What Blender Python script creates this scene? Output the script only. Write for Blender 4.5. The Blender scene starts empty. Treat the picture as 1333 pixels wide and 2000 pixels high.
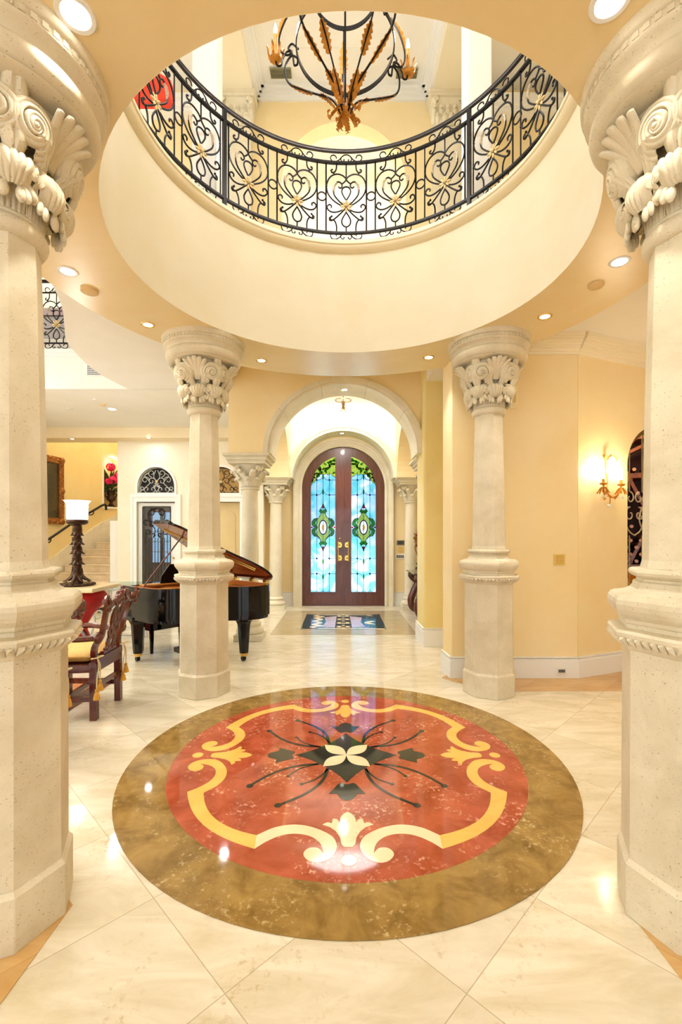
import bpy, bmesh, math, random
from mathutils import Vector, Matrix
from mathutils.geometry import tessellate_polygon
PI = math.pi
SC = bpy.context.scene
COL = SC.collection
random.seed(7)
F, HX, HY, CH = 895.0, 666.5, 1046.0, 1.5      # focal length in pixels, horizon, camera height
AX, DY = 0.053, 3.122                          # axis of the rotunda
CX = AX
def U(px, py, d): return Vector(((px-HX)/F*d, d, CH+(HY-py)/F*d))
def FL(px, py):
    d = CH*F/(py-HY); return Vector(((px-HX)/F*d, d))
def lin(c):
    return tuple(((v/255.0)/12.92 if v/255.0 <= .04045 else (((v/255.0)+.055)/1.055)**2.4) for v in c)

# ------------------------------------------------------------------ materials
MATS = {}
class NT:
    def __init__(s, name):
        m = bpy.data.materials.new(name); m.use_nodes = True; s.m = m; s.t = m.node_tree
        s.t.nodes.clear(); s.out = s.n('ShaderNodeOutputMaterial')
        MATS[name] = m
    def n(s, typ, **kw):
        x = s.t.nodes.new(typ)
        for k, v in kw.items(): setattr(x, k, v)
        return x
    def l(s, a, b): s.t.links.new(a, b)
    def math(s, op, a, b=None, clamp=False):
        x = s.n('ShaderNodeMath', operation=op, use_clamp=clamp)
        for i, v in enumerate((a, b)):
            if v is None: continue
            if isinstance(v, (int, float)): x.inputs[i].default_value = v
            else: s.l(v, x.inputs[i])
        return x.outputs[0]
    def mix(s, fac, a, b, blend='MIX'):
        x = s.n('ShaderNodeMix', data_type='RGBA', blend_type=blend)
        for sock, v in ((x.inputs[0], fac), (x.inputs[6], a), (x.inputs[7], b)):
            if isinstance(v, (int, float)): sock.default_value = v
            elif isinstance(v, tuple): sock.default_value = (*v[:3], 1)
            else: s.l(v, sock)
        return x.outputs[2]
    def ramp(s, fac, stops):
        x = s.n('ShaderNodeValToRGB'); e = x.color_ramp.elements
        while len(e) < len(stops): e.new(.5)
        for el, (p, c) in zip(e, stops):
            el.position = p; el.color = (*c, 1) if isinstance(c, tuple) else (c, c, c, 1)
        s.l(fac, x.inputs[0]); return x.outputs[0]
    def noise(s, vec, scale, detail=4, rough=.55, dist=0):
        x = s.n('ShaderNodeTexNoise'); x.inputs['Scale'].default_value = scale
        x.inputs['Detail'].default_value = detail; x.inputs['Roughness'].default_value = rough
        x.inputs['Distortion'].default_value = dist
        if vec is not None: s.l(vec, x.inputs['Vector'])
        return x.outputs['Fac']
    def coord(s, world=True):
        if world: return s.n('ShaderNodeNewGeometry').outputs['Position']
        return s.n('ShaderNodeTexCoord').outputs['Object']
    def bsdf(s, color, rough=.5, metal=0, coat=0, spec=.5, bump=None, bstr=.2, bdist=.01):
        p = s.n('ShaderNodeBsdfPrincipled')
        if isinstance(color, tuple): p.inputs['Base Color'].default_value = (*color[:3], 1)
        else: s.l(color, p.inputs['Base Color'])
        if isinstance(rough, (int, float)): p.inputs['Roughness'].default_value = rough
        else: s.l(rough, p.inputs['Roughness'])
        p.inputs['Metallic'].default_value = metal
        p.inputs['Coat Weight'].default_value = coat
        p.inputs['Coat Roughness'].default_value = .05
        p.inputs['Specular IOR Level'].default_value = spec
        if bump is not None:
            b = s.n('ShaderNodeBump'); b.inputs['Strength'].default_value = bstr; b.inputs['Distance'].default_value = bdist
            s.l(bump, b.inputs['Height']); s.l(b.outputs[0], p.inputs['Normal'])
        s.l(p.outputs[0], s.out.inputs[0]); return p

def plain(name, rgb, rough=.5, metal=0, coat=0, var=.08, scale=6, spec=.5, bump=0):
    t = NT(name); c = lin(rgb)
    n = t.noise(t.coord(False), scale)
    d = tuple(v*(1-var) for v in c); e = tuple(min(1, v*(1+var)) for v in c)
    col = t.ramp(n, [(.3, d), (.7, e)])
    t.bsdf(col, rough, metal, coat, spec, bump=n if bump else None, bstr=bump)
    return t.m
def plaster(name, a, b, rough=.55, scale=1.6):
    t = NT(name); p = t.coord()
    n = t.noise(p, scale, 6, .6, .6); n2 = t.noise(p, 34, 3)
    col = t.ramp(n, [(.32, lin(a)), (.68, lin(b))])
    t.bsdf(col, rough, bump=n2, bstr=.06, bdist=.01); return t.m
def emit(name, rgb, strength):
    t = NT(name); e = t.n('ShaderNodeEmission'); e.inputs[0].default_value = (*lin(rgb), 1); e.inputs[1].default_value = strength
    t.l(e.outputs[0], t.out.inputs[0]); return t.m
def stone(name, a, b, pit=(150, 126, 84), pits=1.0):
    t = NT(name); p = t.coord()
    n = t.noise(p, 3.2, 6, .62, .4)
    col = t.ramp(n, [(.3, lin(a)), (.7, lin(b))])
    sx = t.n('ShaderNodeMapping'); sx.inputs['Scale'].default_value = (115, 115, 170); t.l(p, sx.inputs[0])
    h = t.noise(sx.outputs[0], 1.0, 2, .5)
    patch = t.noise(p, 4.5, 3)
    m = t.math('MULTIPLY', t.ramp(h, [(.645, 0.0), (.73, 1.0)]), t.ramp(patch, [(.36, .15), (.60, .95)]))
    m = t.math('MULTIPLY', m, pits)
    col = t.mix(m, col, lin(pit))
    hh = t.math('SUBTRACT', t.math('MULTIPLY', t.noise(p, 60, 4), .4), m)
    t.bsdf(col, .62, bump=hh, bstr=.35, bdist=.004, spec=.35); return t.m
def marble(name, a, b, speck, rough=.1, sp=.66, scale=5, specks=.8):
    t = NT(name); p = t.coord()
    n = t.noise(p, scale, 8, .65, .5)
    col = t.ramp(n, [(.3, lin(a)), (.7, lin(b))])
    h = t.noise(p, 38, 5, .7); patch = t.noise(p, 3.3, 4, .6, .8)
    m = t.math('MULTIPLY', t.ramp(h, [(.54, 0.0), (sp, 1.0)]), t.ramp(patch, [(.48, .0), (.62, specks)]))
    col = t.mix(m, col, lin(speck))
    t.bsdf(col, rough, spec=.5); return t.m
def floor_mat(name, a, b, grout, size=.56, ox=-.38, oy=1.5, rough=.125):
    t = NT(name); p = t.coord()
    s = t.n('ShaderNodeSeparateXYZ'); t.l(p, s.inputs[0])
    x = t.math('SUBTRACT', s.outputs[0], ox); y = t.math('SUBTRACT', s.outputs[1], oy)
    k = 1/(math.sqrt(2)*size)
    u = t.math('MULTIPLY', t.math('ADD', x, y), k); v = t.math('MULTIPLY', t.math('SUBTRACT', y, x), k)
    fu = t.math('PINGPONG', u, .5); fv = t.math('PINGPONG', v, .5)
    g = t.math('LESS_THAN', t.math('MINIMUM', fu, fv), .0035)
    cv = t.n('ShaderNodeCombineXYZ'); t.l(t.math('FLOOR', u), cv.inputs[0]); t.l(t.math('FLOOR', v), cv.inputs[1])
    w = t.n('ShaderNodeTexWhiteNoise', noise_dimensions='3D'); t.l(cv.outputs[0], w.inputs['Vector'])
    # veins drift per tile
    va = t.n('ShaderNodeVectorMath', operation='MULTIPLY_ADD'); t.l(w.outputs['Color'], va.inputs[0]); va.inputs[1].default_value = (9, 9, 9); t.l(p, va.inputs[2])
    mp = t.n('ShaderNodeMapping'); mp.inputs['Rotation'].default_value = (0, 0, .6); mp.inputs['Scale'].default_value = (1.2, 4.2, 1); t.l(va.outputs[0], mp.inputs[0])
    n = t.noise(mp.outputs[0], 1.5, 8, .62, .7)
    col = t.ramp(n, [(.3, lin(a)), (.62, lin(b))])
    tint = t.math('ADD', t.math('MULTIPLY', w.outputs['Value'], .10), .90)
    cc = t.n('ShaderNodeCombineXYZ'); [t.l(tint, cc.inputs[i]) for i in range(3)]
    col = t.mix(1.0, col, cc.outputs[0], 'MULTIPLY')
    h = t.noise(p, 30, 5, .7); patch = t.noise(p, 2.6, 4, .6, .8)
    m = t.math('MULTIPLY', t.ramp(h, [(.53, 0.0), (.66, 1.0)]), t.ramp(patch, [(.48, .0), (.66, .8)]))
    col = t.mix(m, col, lin((178, 150, 98)))
    col = t.mix(t.math('MULTIPLY', g, .55), col, lin(grout))
    t.bsdf(col, rough, spec=.5); return t.m
def wood(name, a, b, rough=.25, coat=.4, axis=2):
    t = NT(name); p = t.coord(False); mp = t.n('ShaderNodeMapping'); sc = [14, 14, 14]; sc[axis] = 1.5
    mp.inputs['Scale'].default_value = sc; t.l(p, mp.inputs[0])
    n = t.noise(mp.outputs[0], 1.6, 5, .6, .8)
    t.bsdf(t.ramp(n, [(.3, lin(a)), (.7, lin(b))]), rough, coat=coat); return t.m
def glass_tint(name, stops, scale, gloss=.025, dist=1.5, rough=0):
    t = NT(name); p = t.coord(); n = t.noise(p, scale, 4, .55, dist)
    col = t.ramp(n, [(q, lin(c)) for q, c in stops])
    tr = t.n('ShaderNodeBsdfTransparent'); t.l(col, tr.inputs[0])
    if rough:                                        # rippled glass that blurs what lies behind it
        rf = t.n('ShaderNodeBsdfRefraction'); t.l(col, rf.inputs['Color']); rf.inputs['Roughness'].default_value = rough; rf.inputs['IOR'].default_value = 1.25
        m2 = t.n('ShaderNodeMixShader'); m2.inputs[0].default_value = .65; t.l(tr.outputs[0], m2.inputs[1]); t.l(rf.outputs[0], m2.inputs[2])
        tl = t.n('ShaderNodeBsdfTranslucent'); t.l(col, tl.inputs[0]); m3 = t.n('ShaderNodeMixShader'); m3.inputs[0].default_value = .30; t.l(m2.outputs[0], m3.inputs[1]); t.l(tl.outputs[0], m3.inputs[2]); tr = m3
    gl = t.n('ShaderNodeBsdfGlossy'); gl.inputs['Roughness'].default_value = .08
    mx = t.n('ShaderNodeMixShader'); mx.inputs[0].default_value = gloss
    t.l(tr.outputs[0], mx.inputs[1]); t.l(gl.outputs[0], mx.inputs[2]); t.l(mx.outputs[0], t.out.inputs[0]); return t.m

WALL  = plaster('wall_plaster', (242, 219, 165), (246, 228, 184))
WALLY = plaster('stair_plaster', (240, 213, 144), (244, 223, 164))
PIER  = plaster('ochre_plaster', (232, 212, 142), (238, 221, 160))
SOFF  = plaster('soffit_plaster', (236, 214, 162), (242, 226, 184), rough=.3)
DRUM  = plaster('drum_plaster', (237, 228, 200), (242, 235, 214), rough=.45)
WHITE = plaster('white_plaster', (240, 237, 230), (245, 243, 238))
TRIM  = plain('white_trim', (242, 242, 240), .4, var=.0)
CROWN = plain('cream_trim', (247, 238, 212), .4, var=.0)
STONE = stone('coral_stone', (206, 195, 166), (232, 223, 200))
STONE2 = stone('smooth_stone', (222, 213, 186), (239, 232, 212), pits=.35)
FLOOR = floor_mat('cream_travertine', (206, 193, 160), (233, 224, 203), (150, 126, 88))
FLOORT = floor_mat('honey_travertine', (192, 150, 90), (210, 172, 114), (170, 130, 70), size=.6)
M_BR  = marble('brown_marble', (112, 84, 38), (168, 136, 76), (214, 190, 140), .045, scale=6)
M_RED = marble('red_marble', (142, 58, 34), (190, 98, 68), (226, 170, 140), .045, scale=5, sp=.63, specks=1.0)
M_YEL = marble('yellow_marble', (222, 176, 84), (236, 196, 108), (214, 170, 96), .05)
M_CRM = marble('cream_marble', (236, 212, 168), (244, 224, 186), (220, 196, 150), .05)
M_BLK = marble('green_black_marble', (34, 38, 34), (46, 50, 44), (66, 70, 60), .045)
M_GREY = marble('grey_marble', (162, 146, 112), (182, 166, 132), (196, 182, 150), .1)
M_TEAL = marble('teal_marble', (22, 52, 60), (34, 70, 80), (60, 92, 100), .1)
IRON  = plain('black_iron', (26, 24, 26), .35, metal=.6, var=.15)
IRONB = plain('bronze_iron', (120, 96, 58), .35, metal=.7, var=.25, scale=20)
IRONL = plain('pale_iron', (190, 190, 186), .4, metal=.2)
GILT  = plain('gilt_leaf', (208, 142, 50), .5, metal=.1, var=.3, scale=30)
GILTP = plain('pale_gilt', (214, 186, 134), .4, metal=.3, var=.25, scale=40)
PALELEAF = plain('pale_leaf', (186, 172, 150), .5, metal=.1, var=.3, scale=60)
BRASS = plain('brass', (226, 186, 96), .2, metal=.9)
BLACK = plain('piano_lacquer', (6, 6, 7), .05, var=.1, spec=.32)
MAHOG = wood('mahogany', (66, 18, 12), (104, 38, 22), .2, .6)
MAHOGI = wood('lid_veneer', (110, 30, 16), (150, 58, 26), .12, .8)
DOORW = wood('door_wood', (74, 34, 26), (104, 54, 42), .3, .3)
SPRUCE = plain('piano_plate', (196, 120, 46), .3, metal=.3)
BRONZE = plain('dark_bronze', (66, 44, 30), .35, metal=.7, var=.4, scale=40)
RED   = plain('red_velvet', (176, 8, 16), .6, var=.3, scale=9)
REDS  = plain('red_shade', (236, 60, 28), .6, var=.05)
CUSH  = plain('gold_cushion', (222, 182, 108), .8, var=.12, scale=60, bump=.1)
TASS  = plain('gold_tassel', (206, 152, 48), .7, var=.2, scale=80)
CORD  = plain('cream_cord', (226, 206, 156), .8)
BEIGE = plain('beige_door_paint', (214, 190, 136), .4, var=.03)
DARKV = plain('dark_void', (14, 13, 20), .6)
VENT  = plain('vent_metal', (150, 144, 112), .5, var=.05)
VENTD = plain('vent_shadow', (66, 80, 112), .6, var=.05)
PLATE = plain('brass_plate', (226, 196, 112), .35, metal=.2, var=.04)
WPLATE = plain('white_plastic', (236, 234, 228), .35, var=.02)
GREYP = plain('grey_plastic', (96, 96, 92), .4)
PINK  = plain('magenta_petals', (226, 20, 88), .6, var=.35, scale=18)
LEAF  = plain('dark_green_leaf', (66, 84, 38), .5, var=.4, scale=20)
DRY   = plain('dried_foliage', (146, 110, 60), .7, var=.5, scale=30)
DRYR  = plain('dried_red', (140, 48, 34), .7, var=.4, scale=30)
CANVAS = marble('oil_canvas', (30, 28, 18), (74, 62, 34), (150, 130, 60), .35, scale=3)
RUG   = marble('rug_wool', (150, 60, 30), (206, 150, 90), (60, 40, 40), .95, scale=14)
WINEW = wood('rack_wood', (120, 62, 24), (156, 90, 40), .4, .2)
WINED = plain('cellar_dark', (70, 28, 20), .6, var=.3)
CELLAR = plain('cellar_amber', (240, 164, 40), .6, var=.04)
CORK  = plain('bottle_foil', (214, 170, 140), .35, var=.2)
BOTT  = plain('bottle_glass', (24, 30, 22), .08)
LED   = emit('lamp_glow', (255, 250, 236), 9)
FLAME = emit('bulb_glow', (255, 226, 170), 40)
SHADE = emit('shade_glow', (255, 250, 244), 1.6)
CRYST = plain('crystal', (246, 238, 220), .05, var=.02, spec=.8)
G_BLUE = glass_tint('blue_glass', [(.25, (124, 156, 206)), (.42, (130, 190, 194)), (.55, (170, 192, 228)), (.75, (228, 232, 244))], 2.6, rough=.32)
G_GRN = glass_tint('green_glass', [(.3, (20, 136, 44)), (.6, (60, 190, 84)), (.8, (150, 226, 150))], 22)
G_LIME = glass_tint('lime_glass', [(.3, (150, 196, 96)), (.6, (222, 216, 140)), (.8, (120, 190, 96))], 40)
G_RED = glass_tint('ruby_glass', [(.3, (214, 10, 34)), (.7, (230, 36, 52))], 20)
G_CRM = glass_tint('cream_glass', [(.3, (170, 188, 112)), (.7, (200, 208, 146))], 20)
G_PALE = glass_tint('opal_glass', [(.3, (236, 244, 250)), (.7, (250, 252, 255))], 20)
G_AMB = glass_tint('amber_glass', [(.3, (226, 180, 90)), (.7, (240, 210, 140))], 40)
G_MAR = glass_tint('maroon_glass', [(.3, (70, 12, 20)), (.7, (92, 24, 32))], 20)
G_PUR = glass_tint('violet_glass', [(.3, (52, 30, 110)), (.7, (90, 50, 140))], 20)
G_CLEAR = glass_tint('clear_glass', [(.3, (226, 238, 236)), (.7, (236, 244, 242))], 3, gloss=.07)
LEAD = plain('lead_came', (38, 40, 46), .4, metal=.4)
PAVE = plain('white_paving', (238, 238, 236), .8, var=.05, scale=1)

# ------------------------------------------------------------------ mesh builder
def fill_holes(loops):
    bm = bmesh.new(); es = []; k = 0
    for l in loops:
        vs = [bm.verts.new((p[0], p[1], 0)) for p in l]
        for v in vs: v.index = k; k += 1
        es += [bm.edges.new((vs[i], vs[(i+1) % len(vs)])) for i in range(len(vs))]
    bm.verts.ensure_lookup_table()
    ids = {v: i for i, v in enumerate(bm.verts)}
    bmesh.ops.triangle_fill(bm, use_beauty=True, use_dissolve=False, edges=es, normal=(0, 0, 1))
    tri = [tuple(ids[v] for v in f.verts) for f in bm.faces]
    bm.free(); return tri
class MB:
    def __init__(s): s.v = []; s.f = []; s.sm = []; s.mi = []; s.m = 0; s.M = Matrix()
    def add(s, vs, fs, smooth=False):
        o = len(s.v); s.v += [tuple(s.M @ Vector(p)) for p in vs]
        for f in fs: s.f.append([i+o for i in f]); s.sm.append(smooth); s.mi.append(s.m)
        return s
    def box(s, x0, x1, y0, y1, z0, z1):
        v = [(x, y, z) for z in (z0, z1) for y in (y0, y1) for x in (x0, x1)]
        return s.add(v, [(0,2,3,1),(4,5,7,6),(0,1,5,4),(2,6,7,3),(0,4,6,2),(1,3,7,5)])
    def bar(s, a, b, w, h=None, up=(0,0,1)):       # rectangular bar between two points
        a, b = Vector(a), Vector(b); d = (b-a).normalized(); h = h or w
        x = d.cross(Vector(up)); x = x.normalized() if x.length > 1e-5 else Vector((1,0,0)); y = x.cross(d)
        v = [p + x*i*w/2 + y*j*h/2 for p in (a, b) for i, j in ((-1,-1),(1,-1),(1,1),(-1,1))]
        return s.add(v, [(3,2,1,0),(4,5,6,7),(0,1,5,4),(1,2,6,5),(2,3,7,6),(3,0,4,7)])
    def prism(s, poly, z0, z1, holes=(), smooth=False):   # polygon in xy extruded along z
        loops = [poly]+list(holes); flat = [p for l in loops for p in l]; n = len(flat)
        if holes: tri = fill_holes(loops)
        else: tri = tessellate_polygon([[Vector((p[0], p[1], 0)) for p in poly]])
        vs = [(p[0], p[1], z0) for p in flat]+[(p[0], p[1], z1) for p in flat]
        fs = [tuple(t) for t in tri]+[tuple(i+n for i in t) for t in tri]
        s.add(vs, fs); o = 0; sides = []
        for l in loops:
            k = len(l)
            sides += [(o+i, o+(i+1) % k, n+o+(i+1) % k, n+o+i) for i in range(k)]; o += k
        return s.add(vs, sides, smooth)
    def lathe(s, prof, n=32, c=(0,0,0), rot=0, smooth=True, a0=0, a1=2*PI, sx=1, sy=1, cap=True):
        full = abs(a1-a0-2*PI) < 1e-6; m = n if full else n+1; vs = []
        for r, z in prof:
            for k in range(m):
                a = rot+a0+(a1-a0)*k/n; vs.append((c[0]+r*math.cos(a)*sx, c[1]+r*math.sin(a)*sy, c[2]+z))
        fs = []
        for i in range(len(prof)-1):
            for k in range(n):
                k2 = (k+1) % m; fs.append((i*m+k, i*m+k2, (i+1)*m+k2, (i+1)*m+k))
        if full and cap and prof[0] != prof[-1]:
            if prof[0][0] > 1e-6: fs.append(tuple(range(m))[::-1])
            if prof[-1][0] > 1e-6: fs.append(tuple(range((len(prof)-1)*m, len(prof)*m)))
        return s.add(vs, fs, smooth)
    def tube(s, path, r, n=6, closed=False, smooth=True, sq=None):
        P = [Vector(p) for p in path]; N = len(P)
        if N < 2: return s
        R = r if isinstance(r, (list, tuple)) else [r]*N
        vs = []; ref = None
        for i, p in enumerate(P):
            t = (P[(i+1) % N]-P[i-1]) if closed else (P[min(i+1, N-1)]-P[max(i-1, 0)])
            t = t.normalized() if t.length > 1e-9 else Vector((0,0,1))
            if ref is None:
                ref = t.orthogonal().normalized()
                if sq: ref = (Vector(sq)-t*Vector(sq).dot(t)).normalized()
            else:
                ref = ref-t*ref.dot(t); ref = ref.normalized() if ref.length > 1e-6 else t.orthogonal().normalized()
            b = t.cross(ref)
            for k in range(n):
                a = 2*PI*(k+.5)/n; vs.append(p+ref*math.cos(a)*R[i]+b*math.sin(a)*R[i])
        fs = []
        for i in range(N if closed else N-1):
            for k in range(n):
                j = (i+1) % N; fs.append((i*n+k, i*n+(k+1) % n, j*n+(k+1) % n, j*n+k))
        if not closed: fs += [tuple(range(n))[::-1], tuple(range((N-1)*n, N*n))]
        return s.add(vs, fs, smooth)
    def grid(s, fn, nu, nv, smooth=True, closeu=False):
        vs = [fn(i/nu, j/nv) for j in range(nv+1) for i in range(nu+(0 if closeu else 1))]
        w = nu if closeu else nu+1; fs = []
        for j in range(nv):
            for i in range(nu):
                i2 = (i+1) % w if closeu else i+1
                fs.append((j*w+i, j*w+i2, (j+1)*w+i2, (j+1)*w+i))
        return s.add(vs, fs, smooth)
    def ball(s, c, r, n=8, m=6):
        if isinstance(r, (int, float)): r = (r, r, r)
        return s.grid(lambda u, v: (c[0]+r[0]*math.cos(2*PI*u)*math.sin(PI*v), c[1]+r[1]*math.sin(2*PI*u)*math.sin(PI*v), c[2]-r[2]*math.cos(PI*v)), n, m, closeu=True)
    def build(s, name, mats, parent=None, loc=None, bevel=0, solid=0, **props):
        me = bpy.data.meshes.new(name); me.from_pydata(s.v, [], s.f)
        for m in (mats if isinstance(mats, (list, tuple)) else [mats]): me.materials.append(m)
        me.polygons.foreach_set('use_smooth', s.sm); me.polygons.foreach_set('material_index', s.mi)
        bm = bmesh.new(); bm.from_mesh(me); bmesh.ops.remove_doubles(bm, verts=bm.verts, dist=1e-6)
        bmesh.ops.recalc_face_normals(bm, faces=bm.faces); bm.to_mesh(me); bm.free(); me.update()
        if any(s.sm): me.set_sharp_from_angle(angle=math.radians(52))
        o = bpy.data.objects.new(name, me); COL.objects.link(o)
        if parent: o.parent = parent
        if loc: o.location = loc
        if solid:
            q = o.modifiers.new('Solidify', 'SOLIDIFY'); q.thickness = solid; q.offset = 0
        if bevel:
            q = o.modifiers.new('Bevel', 'BEVEL'); q.width = bevel; q.segments = 2; q.limit_method = 'ANGLE'; q.angle_limit = .7
        for k, v in props.items(): o[k] = v
        return o

def tag(o, label, category, group=None, kind=None):
    o['label'] = label; o['category'] = category
    if group: o['group'] = group
    if kind: o['kind'] = kind
    return o
def thing(name, loc, label, category, group=None, rz=0, kind=None):
    o = bpy.data.objects.new(name, None); COL.objects.link(o); o.location = loc; o.rotation_euler = (0, 0, rz)
    o.empty_display_size = .1
    return tag(o, label, category, group, kind)
def struct(name, mb, m, label=None, **kw):
    o = mb.build(name, m, **kw); o['kind'] = 'structure'
    if label: o['label'] = label
    return o
def dup(root, loc, label=None, rz=None):
    c = root.copy(); COL.objects.link(c); c.location = loc
    if rz is not None: c.rotation_euler = (0, 0, rz)
    if label: c['label'] = label
    for ch in list(root.children):
        d = ch.copy(); COL.objects.link(d); d.parent = c
        for g in list(ch.children):
            e = g.copy(); COL.objects.link(e); e.parent = d
    return c
def cr(pts, k=6, closed=False):                     # Catmull-Rom through points
    P = [Vector(p) for p in pts]; n = len(P); out = []
    rng = range(n if closed else n-1)
    for i in rng:
        p0 = P[i-1] if (closed or i > 0) else P[0]*2-P[1]
        p1 = P[i]; p2 = P[(i+1) % n]
        p3 = P[(i+2) % n] if (closed or i+2 < n) else P[n-1]*2-P[n-2]
        for j in range(k):
            t = j/k
            out.append(.5*((2*p1)+(p2-p0)*t+(2*p0-5*p1+4*p2-p3)*t*t+(3*p1-p0-3*p2+p3)*t**3))
    if not closed: out.append(P[-1])
    return out
def spiral(c, r0, r1, a0, a1, n=16):
    return [(c[0]+(r0+(r1-r0)*i/n)*math.cos(a0+(a1-a0)*i/n), c[1]+(r0+(r1-r0)*i/n)*math.sin(a0+(a1-a0)*i/n)) for i in range(n+1)]
def circ(r, n=48, c=(0,0), a0=0, a1=None):
    if a1 is None: return [(c[0]+r*math.cos(2*PI*i/n), c[1]+r*math.sin(2*PI*i/n)) for i in range(n)]
    return [(c[0]+r*math.cos(a0+(a1-a0)*i/n), c[1]+r*math.sin(a0+(a1-a0)*i/n)) for i in range(n+1)]
def XZ(y): return Matrix(((1,0,0,0),(0,0,1,y),(0,1,0,0),(0,0,0,1)))    # local (x,y,z) -> world (x, y+z, z=y): draws in the vertical plane
def VP(p0, p1):      # vertical plane from p0 to p1: local x along the wall, local y up, local z behind the wall
    p0 = Vector((*p0, 0)); d = (Vector((*p1, 0))-p0); L = d.length; d.normalize(); n = Vector((-d.y, d.x, 0))
    return Matrix(((d.x, 0, n.x, p0.x), (d.y, 0, n.y, p0.y), (0, 1, 0, 0), (0, 0, 0, 1))), L
def arch_poly(x0, x1, z0, zs, rise, n=24):
    cx, a = (x0+x1)/2, (x1-x0)/2
    return [(x0, z0), (x1, z0)]+[(cx+a*math.cos(PI*i/n), zs+rise*math.sin(PI*i/n)) for i in range(n+1)]
# ------------------------------------------------------------------ the setting
ZC, ZR, ZF2 = 3.35, 3.59, 4.42        # ring soffit, hall ceilings, upper floor
RO, RI = 2.2, 1.507
fl = MB(); fl.box(-8, 6, -5, 10.1, -.1, 0); fl.box(-8, -1.95, 10.1, 13, -.1, 0); struct('floor', fl, FLOOR, 'polished cream travertine floor laid diagonally')
t = MB()
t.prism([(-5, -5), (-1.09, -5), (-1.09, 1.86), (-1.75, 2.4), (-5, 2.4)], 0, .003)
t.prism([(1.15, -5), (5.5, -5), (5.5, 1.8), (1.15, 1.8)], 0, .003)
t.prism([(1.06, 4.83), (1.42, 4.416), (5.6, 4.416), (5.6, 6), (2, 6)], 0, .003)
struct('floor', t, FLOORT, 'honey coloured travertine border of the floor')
# rotunda: soffit ring, drum wall, cornice
N = 96
d = MB()
d.lathe([(RI, ZC), (RO, ZC)], N, (AX, DY, 0), cap=False)
d.lathe([(RO, ZC), (RO, 3.95)], N, (AX, DY, 0), cap=False)
struct('ceiling', d, SOFF, 'tan ring soffit round the open rotunda')
d = MB(); d.lathe([(RI, ZC-.001), (RI, 4.40), (RI+.12, 4.40), (RI+.12, ZC+.02)], N, (AX, DY, 0), cap=False)
struct('wall_rotunda', d, DRUM, 'smooth cream drum wall of the rotunda')
d = MB(); d.lathe([(RI+.02, 4.345), (RI-.02, 4.350), (RI-.035, 4.372), (RI-.05, 4.385), (RI-.05, 4.405), (RI-.062, 4.412), (RI-.062, 4.435), (RI-.03, 4.45), (RI-.03, 4.47), (RI+.16, 4.47), (RI+.16, 4.345)], N, (AX, DY, 0), cap=False)
struct('trim_1', d, CROWN, 'cream moulded rim below the balcony railing')
# hall ceilings
curve = [(-2.15, 2.9), (-2.3, 3.5), (-2.53, 4.14), (-2.75, 4.55), (-2.96, 4.95), (-3.09, 5.5), (-3.12, 6.0), (-3.04, 6.54)]
curve = [(p.x, p.y) for p in cr([(x, y, 0) for x, y in curve], 5)]
c = MB()
outer = [(-2.15, -4.6)]+curve+[(-1.6, 6.54), (-1.6, 5.1), (1.16, 5.1), (1.16, 6.3), (5.8, 6.3), (5.8, -4.6)]
hole = circ(RO-.01, N, (AX, DY))
# the ring crosses the far edge, so cut the slab into a left, a right and a near piece
def ring_pts(a0, a1, n=40): return [(AX+(RO-.01)*math.cos(a0+(a1-a0)*i/n), DY+(RO-.01)*math.sin(a0+(a1-a0)*i/n)) for i in range(n+1)]
aL, aR = math.acos((-1.6-AX)/(RO-.01)), math.acos((1.16-AX)/(RO-.01))
c.prism([(AX, -4.6), (AX, DY-RO+.01)]+ring_pts(-PI/2, -2*PI+aL+0)[::1]+[(-1.6, 6.54)]+curve[::-1]+[(-2.15, -4.6)], ZR, ZR+.33)
c.prism([(AX, -4.6), (AX, DY-RO+.01)]+ring_pts(-PI/2, aR)+[(1.16, 6.3), (5.8, 6.3), (5.8, -4.6)], ZR, ZR+.33)
c.prism([(-8, 6.56), (-1.6, 6.56), (-1.6, 8.87), (-8, 8.87)], ZR, ZR+.3)
struct('ceiling', c, WHITE, 'white hall ceiling with a curved edge at the double height space')
c = MB(); c.box(-1.6, 1.16, 5.05, 6.46, 3.9, 4.0); struct('ceiling', c, SOFF)
c = MB(); c.box(-8, -1.58, 8.86, 9.32, 3.39, 3.7); struct('ceiling', c, plaster('bulkhead_plaster', (236, 218, 182), (242, 228, 196)))
# upper floor slab outside the drum
u = MB(); u.prism([(-2.2, -4.6)]+[(x, y) for x, y in curve if y > -4]+[(-3.04, 6.75), (-8, 6.75), (-8, 9.4), (-1.9, 9.4), (-1.9, 6.9), (5.8, 6.9), (5.8, -4.6)], 4.16, 4.40, [circ(RI+.1, N, (AX, DY))])
struct('floor', u, WHITE)
# fascia of the far gallery over the living room, with the moulded edge
w = MB(); w.box(-8, -3.0, 6.53, 6.56, ZR, 4.06); struct('wall_gallery', w, WHITE)
w = MB(); w.box(-8, -2.9, 6.50, 6.72, 4.05, 4.09); w.box(-8, -2.9, 6.47, 6.72, 4.09, 4.14); struct('trim_2', w, TRIM)
w = MB(); w.box(-8, -3.0, 8.3, 8.4, 4.3, 8.3); struct('wall_gallery', w, plaster('shaded_plaster', (226, 214, 190), (232, 222, 200)))
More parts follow.
